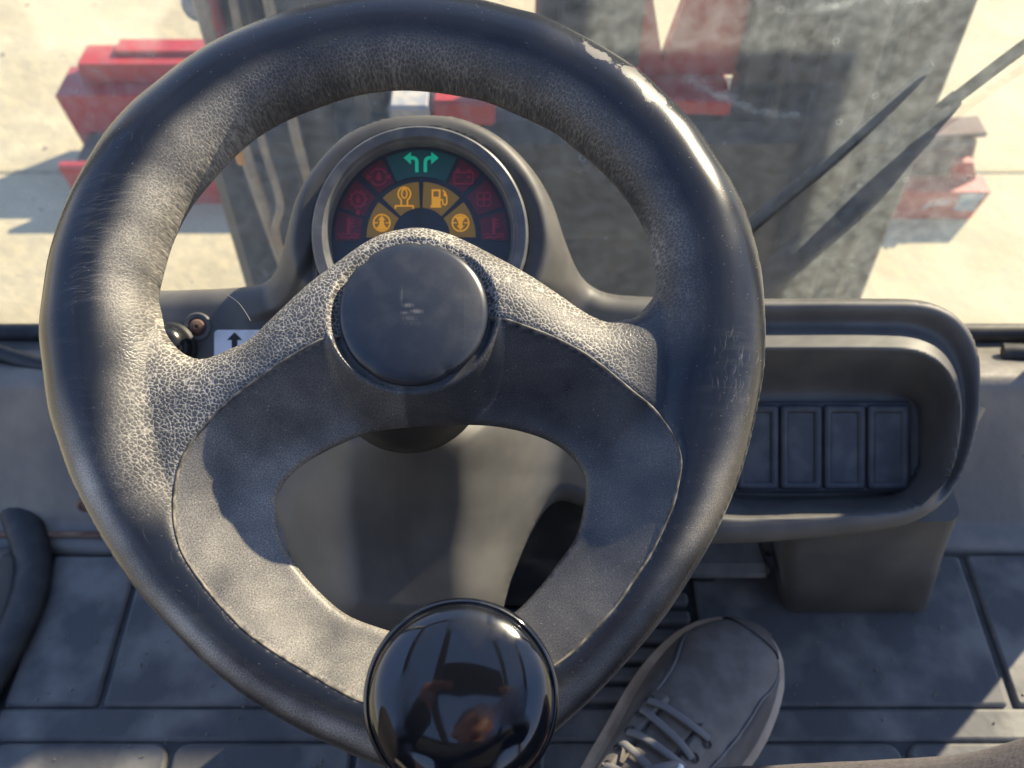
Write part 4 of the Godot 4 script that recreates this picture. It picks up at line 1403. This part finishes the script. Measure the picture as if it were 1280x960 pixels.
func wheel_heights(p: Vector2) -> Vector2:
	var dO := inside(shapes.outer, p)
	var dT := -inside(shapes.top, p)
	var dL := -inside(shapes.low, p)
	var dC := inside(shapes.crease, p)
	var edge := minf(dO, minf(dT, dL))
	var curve: Curve2D = shapes.crease[0]
	if crease_z.is_empty():
		var raw := PackedFloat32Array()
		for i in int(curve.get_baked_length() / 2.0) + 1:
			var c := curve.sample_baked(i * 2.0)
			raw.append(cover_height(c, inside(shapes.outer, c), -inside(shapes.top, c), 30.0))
		for i in raw.size():
			var sum := 0.0
			for k in range(-4, 5):
				sum += raw[posmod(i + k, raw.size())] / 9.0
			crease_z.append(sum)
	var z := 0.0
	var r := (p - Vector2(2, -6)).length()
	if dC <= 0.0:
		z = cover_height(p, dO, dT, edge)
	else:
		var at := curve.get_closest_offset(p) / 2.0
		var i0 := int(at) % crease_z.size()
		var start := lerpf(crease_z[i0], crease_z[(i0 + 1) % crease_z.size()], at - floorf(at))
		var t := dC / maxf(dC + dL, 0.1)
		z = lerpf(start - 1.0 * smoothstep(0.0, 2.0, dC), 2.5, smoothstep(-0.25, 1.02, t) * 1.12 - 0.12)
		z = smax(z, 29.0 - 1.7 * maxf(r - 40.0, 0.0), 5.0) * quarter(dL, 4.5)
	if absf(dC) < 5.0:
		z -= 0.75 * exp(-pow(dC / 1.2, 2.0))
	# shallow hollow round the hub cap
	z = lerpf(z, minf(z, 24.5), smoothstep(38.0, 35.5, (p - Vector2(3.5, -11.1)).length()))
	var dR := -inside(shapes.rin, p)
	var under := maxf(0.78 * sqrt(maxf(dO * dR, 0.0)) if dR > 0.0 else 0.0, 9.0 * quarter(edge, 9.0))
	return Vector2(z, -under)

func build_wheel():
	var w := thing("steering_wheel", "worn black steering wheel with dusty cracked grain, its spoke pad seamed and scuffed", "steering wheel", WHEEL_AT)
	var s: Array = field(Rect2(-182, -219, 364, 394), 1.15, func(p): return minf(inside(shapes.outer, p), minf(-inside(shapes.top, p), -inside(shapes.low, p))), wheel_heights,
		func(p): return 1 if Geometry2D.is_point_in_polygon(p, shapes.crease[1]) else 0, 2, func(p): return inside(shapes.crease, p), 0.0, WHEEL_BOX)
	put(s[0], "rim_cover", M.wheel, w)
	put(s[1], "spoke_pad", M.wheel, w)
	# the seam between cover and pad
	var line: PackedVector2Array = shapes.crease[1]
	var pts := PackedVector3Array()
	for i in range(0, line.size(), 2):
		var p := line[i]
		if (p - Vector2(3.5, -11.1)).length() < 34.0:
			continue
		var along := (line[(i + 4) % line.size()] - line[(i + line.size() - 4) % line.size()]).normalized().orthogonal()
		var z := (wheel_heights(p + along * 1.6).x + wheel_heights(p - along * 1.6).x) * 0.5
		pts.append(Vector3(p.x, p.y, z - 0.05) * 0.001)
	# begin where the hub cap breaks the loop
	var cut := 0
	for i in pts.size():
		if pts[i].distance_to(pts[(i + pts.size() - 1) % pts.size()]) > 0.02:
			cut = i
	var open := PackedVector3Array()
	for i in pts.size():
		open.append(pts[(cut + i) % pts.size()])
	var soft := open.duplicate()
	for it in 3:
		for i in range(1, soft.size() - 1):
			soft[i].z = (soft[i - 1].z + soft[i].z * 2.0 + soft[i + 1].z) * 0.25
	tube("seam", soft, 0.0007, M.seam, w, 8)
	# hub cap: a domed rubber disc with a rolled edge
	var st := begin()
	var seg := 96
	var rings := []
	for q in [[33.4, 18.0], [33.6, 26.0], [33.3, 27.6], [32.4, 28.8], [30.6, 29.6], [27.0, 30.4], [21.0, 31.7], [14.0, 32.7], [7.0, 33.3], [1.0, 33.5]]:
		var ring := PackedVector3Array()
		for k in seg:
			var a := TAU * k / seg
			var nick := 0.0                                             # two shallow nicks in the edge, upper left and top
			for nk in [[2.33, 0.07, 1.3], [1.53, 0.05, 0.8], [-1.05, 0.06, 0.9], [-2.2, 0.1, 0.5]]:
				nick += nk[2] * exp(-pow(angle_difference(a, nk[0]) / nk[1], 2.0))
			var r: float = q[0] - nick * smoothstep(24.0, 33.0, float(q[0])) + 0.25 * sin(a * 3.0 + 1.0)
			ring.append(Vector3(cos(a) * r, sin(a) * r, q[1]) * 0.001)
		rings.append(ring)
	grid_rings(st, rings, true, true, true)
	var cap := put(st, "hub_cap", M.cap, w)
	cap.position = Vector3(0.0035, -0.0111, 0.0)
	# column boss under the hub
	st = begin()
	lathe(st, [[0.030, 0.004], [0.033, -0.012], [0.034, -0.040], [0.036, -0.043], [0.040, -0.047], [0.0415, -0.056], [0.043, -0.090]], 48)
	var boss := put(st, "column_boss", M.black, w)
	boss.position = Vector3(-0.010, -0.012, 0.0)

func build_knob():
	var k := thing("spinner_knob", "glossy black domed spinner knob clamped to the bottom of the steering wheel", "spinner knob", WHEEL_AT * Transform3D(Basis(), Vector3(0.0282, -0.1748, 0.0)).scaled_local(Vector3(1.045, 1.045, 1.0)))
	var st := begin()
	lathe(st, [[0.010, 0.012], [0.010, 0.034], [0.020, 0.040], [0.030, 0.042]], 48)
	put(st, "stem", M.knob_base, k)
	st = begin()
	lathe(st, [[0.028, 0.0405], [0.0345, 0.0415], [0.0362, 0.0430], [0.0366, 0.0450], [0.0363, 0.0472], [0.0356, 0.0483], [0.0350, 0.0486], [0.0344, 0.0484]], 96)
	put(st, "skirt", M.knob, k)
	st = begin()
	var prof := [[0.0350, 0.0484], [0.0338, 0.0484], [0.0338, 0.0500]]
	for i in 19:
		var a := deg_to_rad(lerpf(8.0, 90.0, i / 18.0))
		prof.append([0.0339 * pow(cos(a), 0.62) if i < 18 else 0.0, 0.0500 + 0.0110 * sin(a)])
	lathe(st, prof, 96)
	var dome := put(st, "dome", M.knob, k)
	dome.name = "dome"
	# two-part clamp round the rim
	st = begin()
	box(st, Vector3(0.0, 0.0, -0.004), Vector3(0.034, 0.062, 0.050), 0.006)
	put(st, "clamp", M.knob_base, k)

# ------------------------------------------------------------------ the driver
# Surface nets over smoothly joined tapered capsules: bones are [a, ra, b, rb]
func body(st: SurfaceTool, bones: Array, cell: float, blend: float, base: int) -> int:
	var lo := Vector3.ONE * 1e9
	var hi := -lo
	for b in bones:
		for e in [[b[0], b[1]], [b[2], b[3]]]:
			lo = lo.min(e[0] - Vector3.ONE * (e[1] + cell * 2.0))
			hi = hi.max(e[0] + Vector3.ONE * (e[1] + cell * 2.0))
	var n := Vector3i(((hi - lo) / cell).ceil()) + Vector3i.ONE
	var f := PackedFloat32Array()
	f.resize(n.x * n.y * n.z)
	f.fill(1e3)
	for b in bones:
		var reach: float = maxf(b[1], b[3]) + cell * 2.0 + blend
		var p0 := Vector3i(((b[0].min(b[2]) - Vector3.ONE * reach - lo) / cell).floor()).clamp(Vector3i.ZERO, n - Vector3i.ONE)
		var p1 := Vector3i(((b[0].max(b[2]) + Vector3.ONE * reach - lo) / cell).ceil()).clamp(Vector3i.ZERO, n - Vector3i.ONE)
		var ab: Vector3 = b[2] - b[0]
		var ll := maxf(ab.length_squared(), 1e-9)
		for z in range(p0.z, p1.z + 1):
			for y in range(p0.y, p1.y + 1):
				for x in range(p0.x, p1.x + 1):
					var p := lo + Vector3(x, y, z) * cell
					var t := clampf((p - b[0]).dot(ab) / ll, 0.0, 1.0)
					var d: float = p.distance_to(b[0] + ab * t) - lerpf(b[1], b[3], t)
					var k := (z * n.y + y) * n.x + x
					var o := f[k]
					var h := maxf(blend - absf(o - d), 0.0) / blend
					f[k] = minf(o, d) - h * h * blend * 0.25
	var ids := {}
	var corner := [Vector3i(0, 0, 0), Vector3i(1, 0, 0), Vector3i(0, 1, 0), Vector3i(1, 1, 0), Vector3i(0, 0, 1), Vector3i(1, 0, 1), Vector3i(0, 1, 1), Vector3i(1, 1, 1)]
	var count := base
	for z in n.z - 1:
		for y in n.y - 1:
			for x in n.x - 1:
				var k := (z * n.y + y) * n.x + x
				var v := [f[k], f[k + 1], f[k + n.x], f[k + n.x + 1], f[k + n.x * n.y], f[k + n.x * n.y + 1], f[k + n.x * n.y + n.x], f[k + n.x * n.y + n.x + 1]]
				var neg := 0
				for q in v:
					if q < 0.0:
						neg += 1
				if neg == 0 or neg == 8:
					continue
				var sum := Vector3.ZERO
				var m := 0
				for e in [[0, 1], [2, 3], [4, 5], [6, 7], [0, 2], [1, 3], [4, 6], [5, 7], [0, 4], [1, 5], [2, 6], [3, 7]]:
					if (v[e[0]] < 0.0) != (v[e[1]] < 0.0):
						var t: float = v[e[0]] / (v[e[0]] - v[e[1]])
						sum += Vector3(corner[e[0]]).lerp(Vector3(corner[e[1]]), t)
						m += 1
				st.add_vertex(lo + (Vector3(x, y, z) + sum / m) * cell)
				ids[Vector3i(x, y, z)] = count
				count += 1
	for c in ids:
		var k: int = (c.z * n.y + c.y) * n.x + c.x
		for ax in 3:
			var step: int = [1, n.x, n.x * n.y][ax]
			if (f[k] < 0.0) == (f[k + step] < 0.0):
				continue
			var u := Vector3i.ZERO
			var w := Vector3i.ZERO
			u[(ax + 1) % 3] = 1
			w[(ax + 2) % 3] = 1
			if not (ids.has(c - u) and ids.has(c - w) and ids.has(c - u - w)):
				continue
			var q := [ids[c], ids[c - u], ids[c - u - w], ids[c - w]]
			for i in ([0, 1, 2, 0, 2, 3] if f[k] > 0.0 else [0, 2, 1, 0, 3, 2]):
				st.add_index(q[i])
	return count

func build_person():
	var p := thing("person", "person in dark grey trousers and a worn grey lace-up shoe sitting at the steering wheel", "person")
	var hipR := Vector3(0.10, 0.36, 0.34)
	var kneeR := Vector3(0.247, 0.368, -0.066)
	var ankR := Vector3(0.066, 0.105, -0.158)
	var hipL := Vector3(-0.10, 0.36, 0.34)
	var kneeL := Vector3(-0.27, 0.46, 0.02)
	var ankL := Vector3(-0.28, 0.10, -0.02)
	var st := begin()
	body(st, [[hipR, 0.095, kneeR, 0.066], [kneeR, 0.062, ankR, 0.046], [hipL, 0.095, kneeL, 0.066], [kneeL, 0.062, ankL, 0.046], [Vector3(-0.07, 0.38, 0.36), 0.12, Vector3(0.07, 0.38, 0.36), 0.12]], 0.014, 0.05, 0)
	st.generate_normals()
	put(st, "trousers", M.cloth, p)
	st = begin()
	var shR := Vector3(0.19, 0.82, 0.38)
	var shL := Vector3(-0.19, 0.82, 0.38)
	var elR := Vector3(0.27, 0.62, 0.18)
	var elL := Vector3(-0.27, 0.62, 0.18)
	var wrR := Vector3(0.118, 0.690, 0.060)
	var wrL := Vector3(-0.118, 0.690, 0.060)
	body(st, [[Vector3(0, 0.42, 0.38), 0.135, Vector3(0, 0.62, 0.39), 0.14], [Vector3(-0.06, 0.72, 0.39), 0.12, Vector3(0.06, 0.72, 0.39), 0.12], [shL, 0.065, shR, 0.065], [shR, 0.062, elR, 0.050], [elR, 0.048, wrR, 0.034], [shL, 0.062, elL, 0.050], [elL, 0.048, wrL, 0.034], [Vector3(0, 0.82, 0.39), 0.07, Vector3(0, 0.88, 0.385), 0.062]], 0.015, 0.05, 0)
	st.generate_normals()
	put(st, "jacket", M.jacket, p)
	# head: skull, jaw, nose, ears, neck
	st = begin()
	var hd := Vector3(0, 1.03, 0.345)
	body(st, [[hd + Vector3(0, 0.03, 0.02), 0.078, hd + Vector3(0, 0.03, 0.05), 0.076], [hd + Vector3(0, -0.04, 0.0), 0.056, hd + Vector3(0, -0.075, -0.03), 0.034], [hd + Vector3(0, 0.0, -0.062), 0.010, hd + Vector3(0, -0.028, -0.078), 0.014], [hd + Vector3(0.076, -0.012, 0.03), 0.012, hd + Vector3(0.080, 0.018, 0.034), 0.014], [hd + Vector3(-0.076, -0.012, 0.03), 0.012, hd + Vector3(-0.080, 0.018, 0.034), 0.014], [hd + Vector3(0.02, -0.058, -0.052), 0.008, hd + Vector3(-0.02, -0.058, -0.052), 0.008], [hd + Vector3(0, -0.06, 0.035), 0.052, hd + Vector3(0, -0.17, 0.045), 0.055]], 0.006, 0.018, 0)
	st.generate_normals()
	put(st, "head", M.skin, p)
	# hands that hold the phone by its ends: palm, four fingers behind, thumb in front
	for s in [-1.0, 1.0]:
		var w := Vector3(s * 0.112, 0.695, 0.055)
		var bones := [[w, 0.026, Vector3(s * 0.104, 0.718, 0.036), 0.022], [Vector3(s * 0.108, 0.708, 0.028), 0.015, Vector3(s * 0.100, 0.745, 0.048), 0.014]]
		for k in 4:
			var root := Vector3(s * 0.098, 0.712 + k * 0.0125, 0.026 + k * 0.0085)
			var mid := root + Vector3(-s * (0.018 + 0.004 * k), -0.010, -0.012)
			var tip := mid + Vector3(-s * (0.020 + 0.003 * (2 - absi(k - 2))), 0.002, 0.004)
			bones.append([root, 0.0095, mid, 0.0085])
			bones.append([mid, 0.0085, tip, 0.0070])
		bones.append([Vector3(s * 0.108, 0.716, 0.046), 0.012, Vector3(s * 0.088, 0.738, 0.054), 0.0095])
		bones.append([Vector3(s * 0.088, 0.738, 0.054), 0.0095, Vector3(s * 0.066, 0.748, 0.046), 0.0078])
		st = begin()
		body(st, bones, 0.0042, 0.006, 0)
		st.generate_normals()
		put(st, "hand", M.skin, p)
	st = begin()
	body(st, [[hd + Vector3(0, 0.055, 0.03), 0.082, hd + Vector3(0, 0.045, 0.062), 0.080], [hd + Vector3(0, 0.0, 0.085), 0.06, hd + Vector3(0, 0.03, 0.09), 0.06]], 0.010, 0.02, 0)
	st.generate_normals()
	put(st, "hair", M.hair, p)
	shoe(p)

func shoe(p: Node3D) -> void:
	var heel := Vector3(-0.002, 0.010, -0.108)
	var toe := Vector3(0.1930, 0.012, -0.332)
	var fwd := (toe - heel).normalized()
	var right := fwd.cross(Vector3.UP).normalized()
	var up := right.cross(fwd)
	var L := toe.distance_to(heel)
	var B := Basis(right, up, -fwd)
	# s along the sole, left and right half width, height of the upper's crown, where the crown lies across
	var sec := [[0.0, 0.016, 0.016, 0.070, 0.0], [0.03, 0.028, 0.028, 0.085, 0.0], [0.12, 0.034, 0.035, 0.100, 0.0], [0.28, 0.034, 0.036, 0.105, 0.0], [0.42, 0.036, 0.040, 0.098, -0.002], [0.54, 0.042, 0.046, 0.085, -0.004], [0.66, 0.049, 0.050, 0.071, -0.005], [0.76, 0.052, 0.050, 0.061, -0.005], [0.85, 0.050, 0.045, 0.053, -0.004], [0.92, 0.042, 0.037, 0.046, -0.003], [0.97, 0.028, 0.025, 0.038, -0.002], [1.0, 0.010, 0.010, 0.028, 0.0]]
	var at := func(s: float) -> Array:
		for i in sec.size() - 1:
			if s <= sec[i + 1][0]:
				var t: float = (s - sec[i][0]) / (sec[i + 1][0] - sec[i][0])
				var a: Array = sec[maxi(i - 1, 0)]
				var b: Array = sec[i]
				var c: Array = sec[i + 1]
				var d: Array = sec[mini(i + 2, sec.size() - 1)]
				var out := []
				for k in 5:
					out.append(cubic_interpolate(b[k], c[k], a[k], d[k], t) * (0.93 if k == 1 or k == 2 else 1.0) if k else s)
				return out
		return sec[sec.size() - 1]
	var spring := func(s: float) -> float:
		return 0.016 * pow(maxf(s - 0.66, 0.0) / 0.34, 2.0)
	# a point of the upper: s along, w from -1 (left edge) over the crown to 1
	var skin := func(s: float, w: float, off: float) -> Vector3:
		var q: Array = at.call(s)
		var a: float = (w * 0.5 + 0.5) * PI
		var cx := -cos(a)
		var hw: float = q[1] if cx < 0.0 else q[2]
		var x: float = signf(cx) * pow(absf(cx), 0.80) * (hw - 0.004 + off)
		var y: float = pow(sin(a), 0.72) * (q[3] - 0.022 + off)
		x += q[4] * sin(a)
		x -= 0.10 * 0.0 * s
		return heel + B * Vector3(x, 0.020 + y + spring.call(s), -s * L)
	# sole
	var st := begin()
	var rings := []
	for e in [[-0.002, 0.0], [0.001, 0.004], [0.0022, 0.016], [0.0012, 0.0235], [-0.004, 0.0245]]:
		var ring := PackedVector3Array()
		for k in 64:
			var t := k / 64.0
			var s := 0.5 - 0.5 * cos(TAU * t)
			var q: Array = at.call(s)
			var side := -1.0 if t < 0.5 else 1.0
			var flare := 0.0075 * sin(PI * s) if side < 0.0 else 0.0
			var hw: float = (q[1] if side < 0.0 else q[2]) * (1.0 if s > 0.005 and s < 0.995 else 0.6) + e[0] + flare
			ring.append(heel + B * Vector3(side * hw, e[1] + spring.call(s) * (1.0 - e[1] * 8.0), -s * L + (e[0] if s < 0.5 else -e[0])))
		rings.append(ring)
	grid_rings(st, rings)
	var sole := put(st, "shoe_sole", M.sole, p)
	# upper
	st = begin()
	rings = []
	for i in 49:
		var s := lerpf(0.004, 0.996, i / 48.0)
		var ring := PackedVector3Array()
		for k in 33:
			var w := lerpf(-1.0, 1.0, k / 32.0)
			var crease := 0.0014 * sin(s * 90.0 + w * 2.0) * exp(-pow((s - 0.66) / 0.07, 2.0)) * (1.0 - absf(w))
			ring.append(skin.call(s, w, crease))
		rings.append(ring)
	grid_rings(st, rings, false, false, false)
	put(st, "shoe_upper", M.shoe, p)
	# darker panels: side quarters and the band round the toe
	var panel := func(mat: Material, called: String, w0: Callable, w1: Callable, s0: float, s1: float, off: float) -> void:
		var b := begin()
		var rr := []
		for i in 29:
			var s := lerpf(s0, s1, i / 28.0)
			var ring := PackedVector3Array()
			var a: float = w0.call(s)
			var c: float = w1.call(s)
			for k in 11:
				var t := k / 10.0
				ring.append(skin.call(s, lerpf(a, c, t), off * quarter(minf(t, 1.0 - t) * 10.0, 1.2) - 0.0004))
			rr.append(ring)
		grid_rings(b, rr, false, false, false)
		put(b, called, mat, p)
	panel.call(M.shoe_dark, "shoe_quarter", func(s): return -0.99, func(s): return -0.99 + 0.62 * smoothstep(0.97, 0.72, s) * smoothstep(0.20, 0.32, s) - 0.10 * smoothstep(0.66, 0.50, s), 0.24, 0.96, 0.0020)
	panel.call(M.shoe_dark, "shoe_quarter", func(s): return 0.99, func(s): return 0.99 - 0.40 * smoothstep(0.98, 0.80, s) * smoothstep(0.20, 0.32, s), 0.24, 0.97, 0.0018)
	panel.call(M.shoe_dark, "toe_band", func(s): return -0.985, func(s): return 0.985, 0.955, 0.994, 0.0022)
	# stitched seams along the panels
	for q in [[-0.372, 0.66, 0.80], [0.60, 0.70, 0.84]]:
		var seam := []
		for k in 12:
			var ss := lerpf(0.34, 0.93, k / 11.0)
			var ww: float = (-0.99 + 0.62 * smoothstep(0.97, 0.72, ss) - 0.10 * smoothstep(0.66, 0.50, ss)) if q[0] < 0.0 else (0.99 - 0.40 * smoothstep(0.98, 0.80, ss))
			seam.append(skin.call(ss, ww + (0.03 if q[0] < 0.0 else -0.03), 0.0006))
		tube("stitching", smooth(seam, 4), 0.0009, M.lace, p, 6)
	# eyestays on both sides of the tongue, and the tongue
	panel.call(M.shoe_dark, "tongue", func(s): return -0.16, func(s): return 0.16, 0.30, 0.62, 0.0040)
	for sd in [-1.0, 1.0]:
		panel.call(M.shoe, "eyestay", func(s): return sd * (0.13 + 0.10 * smoothstep(0.68, 0.40, s)), func(s): return sd * (0.33 + 0.12 * smoothstep(0.68, 0.40, s)), 0.30, 0.645, 0.0050)
	for i in 6:
		var s := 0.61 - i * 0.052
		var pts := []
		for k in 9:
			var w := lerpf(-0.27, 0.27, k / 8.0)
			pts.append(skin.call(s + 0.020 * (k / 8.0 - 0.5) * (1.0 if i % 2 == 0 else -1.0), w, 0.0068 + 0.002 * cos(w * 5.0)))
		tube("lace", smooth(pts, 3), 0.0027, M.lace, p, 8, 0.4)
		for sd in [-1.0, 1.0]:
			var eye := begin()
			lathe(eye, [[0.0016, 0.0004], [0.0024, 0.0014], [0.0036, 0.0006]], 14)
			var o := put(eye, "eyelet", M.black, p)
			var c: Vector3 = skin.call(s, sd * 0.30, 0.0052)
			var c2: Vector3 = skin.call(s, sd * 0.36, 0.0052)
			var c3: Vector3 = skin.call(s + 0.02, sd * 0.30, 0.0052)
			var nn: Vector3 = (c2 - c).cross(c3 - c).normalized() * sd
			if nn.y < 0.0:
				nn = -nn
			var xx := (c3 - c).normalized()
			o.transform = Transform3D(Basis(xx, nn.cross(xx), nn), c)
	# loose lace end with a pale tip
	tube("lace", smooth([skin.call(0.42, 0.02, 0.010), skin.call(0.47, 0.12, 0.016), skin.call(0.50, 0.20, 0.014), skin.call(0.47, 0.30, 0.013)], 5), 0.0028, M.lace, p, 8, 0.6)
	tube("lace_tip", PackedVector3Array([skin.call(0.50, 0.20, 0.0150), skin.call(0.44, 0.26, 0.0150), skin.call(0.40, 0.30, 0.0150)]), 0.0026, M.lace_tip, p, 8)
	sole.name = "shoe_sole"

func build_phone():
	var t := thing("phone", "black phone held in both hands in front of the driver", "phone", Transform3D(Basis(Vector3.RIGHT, deg_to_rad(-50.0)), Vector3(0.0, 0.74, 0.0)))
	var st := begin()
	box(st, Vector3(0.0, -0.012, 0.0062), Vector3(0.150, 0.072, 0.0078), 0.003)
	put(st, "case", M.knob_base, t)

func build_seat():
	var t := thing("driver_seat", "black driver seat behind the steering wheel", "seat")
	var st := begin()
	slab(st, -0.24, 0.24, 0.10, 0.56, 0.18, 0.265, 0.06)
	put(st, "cushion", M.black, t)
	st = begin()
	box(st, Vector3(0.0, 0.56, 0.585), Vector3(0.46, 0.62, 0.09), 0.03)
	put(st, "backrest", M.black, t)
	st = begin()
	box(st, Vector3(0.0, 0.09, 0.36), Vector3(0.34, 0.18, 0.34), 0.01)
	put(st, "base", M.black, t)
